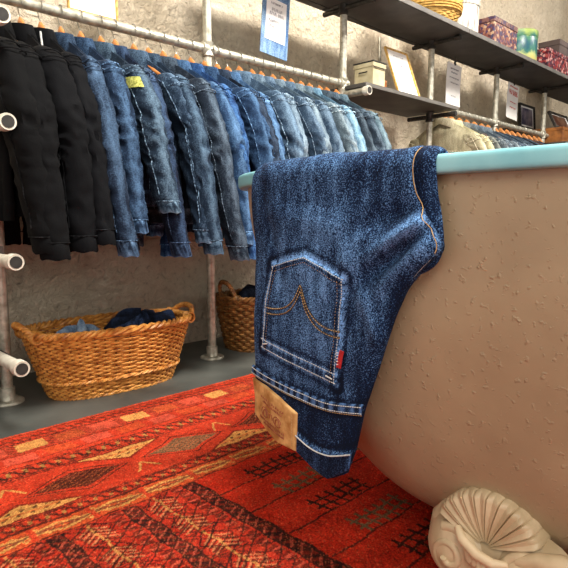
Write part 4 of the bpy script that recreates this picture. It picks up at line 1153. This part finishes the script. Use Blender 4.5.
# ------------------------------------------------------------------ pictures and chest at the far end
def picture(loc, w, h, rotz, tilt, roll, fm, label, cols):
    t = empty('framed_picture', loc, label, 'picture'); t.rotation_euler = (tilt, roll, rotz)
    b = MB(); f_ = .014
    for dx, dz, sx, sz in ((-w/2, h/2, f_, h+f_), (w/2, h/2, f_, h+f_), (0, 0, w, f_), (0, h, w, f_)): b.box((dx, 0, dz), (sx, .02, sz))
    b.build('frame', fm, t, smooth=False, bevel=.002)
    b = MB(); b.box((0, .004, h/2), (w, .003, h)); b.build('mount', M['paper'], t, smooth=False)
    pm = noisy('picture_image', cols[0], cols[1], scale=9, rough=.3, bump=0, lo=.42, hi=.58)
    b = MB(); b.box((0, .0005, h/2), (w*.72, .005, h*.74)); b.build('image', pm, t, smooth=False)
picture((4.57, 1.90, 1.233), .27, .172, 0, -.08, 0, M['black'], 'black framed picture of a dark blue figure beyond the far pale jackets', ((44, 44, 84), (150, 140, 150)))
# support for the picture: narrow ledge on the wall
b = MB(); b.box((4.57, 1.95, 1.217), (.36, .14, .016)); o = b.build('wall_ledge', M['shelf'], smooth=False, bevel=.002); tag(o, 'narrow dark ledge on the wall under the black framed picture', 'ledge')
t = lidded('wooden_chest', (4.90, 1.74, 1.10), (.70, .24, .115), M['oldwood'], M['oldwood'], 'honey brown wooden chest on the far lower shelf', .025)
picture((4.76, 1.69, 1.222), .36, .13, 0, -.45, .0, M['dark_metal'], 'white mounted picture in a dark frame leaning on the wooden chest', ((70, 40, 30), (120, 90, 70)))
b = MB(); b.box((5.12, 1.80, 1.265), (.20, .10, .10)); o = b.build('red_box', noisy('red_card', (120, 34, 30), (150, 46, 40), scale=8), smooth=False, bevel=.004); tag(o, 'small red box standing on the wooden chest behind the leaning picture', 'box')

# ------------------------------------------------------------------ lights, world, camera
def area(loc, target, size, power, col, sy=None):
    l = bpy.data.lights.new('unseen_area_light', 'AREA'); l.energy = power; l.size = size; l.color = col
    if sy: l.shape = 'RECTANGLE'; l.size_y = sy
    o = bpy.data.objects.new('area_light', l); COL.objects.link(o); o.location = loc
    d = Vector(target)-Vector(loc); o.rotation_euler = d.to_track_quat('-Z', 'Y').to_euler()
    return o
area((.6, .3, 2.6), (.9, 1.3, .3), .5, 84, (1, .95, .88))
area((2.6, .4, 2.6), (1.8, 1.9, .9), .6, 118, (1, .95, .88))
area((-.6, -.6, 1.7), (.7, .7, .3), .8, 11, (1, .95, .88))  # area light well below ceiling height, aimed at the tub
area((4.6, .4, 2.6), (4.4, 1.9, 1.2), .6, 42, (1, .95, .88))
area((.2, -.9, .95), (1.1, 2.0, .25), .5, 7, (1, .95, .88))  # added low fill brightening the lower wall and baskets, not a ceiling lamp
w = bpy.data.worlds.new('World'); bpy.context.scene.world = w; w.use_nodes = True
w.node_tree.nodes['Background'].inputs[0].default_value = (1.0, .95, .88, 1); w.node_tree.nodes['Background'].inputs[1].default_value = .85

cd = bpy.data.cameras.new('Camera'); cd.sensor_width = 36; cd.lens = 36; cd.clip_start = .02
cam = bpy.data.objects.new('Camera', cd); COL.objects.link(cam)
p = math.atan(68/568); a = math.radians(45.25)
F = Vector((math.cos(a)*math.cos(p), math.sin(a)*math.cos(p), -math.sin(p)))
cam.location = (0, 0, .55); cam.rotation_euler = F.to_track_quat('-Z', 'Y').to_euler()
sc = bpy.context.scene; sc.camera = cam
sc.view_settings.view_transform = 'Standard'
sc.view_settings.look = 'None'
sc.view_settings.exposure = 0.0
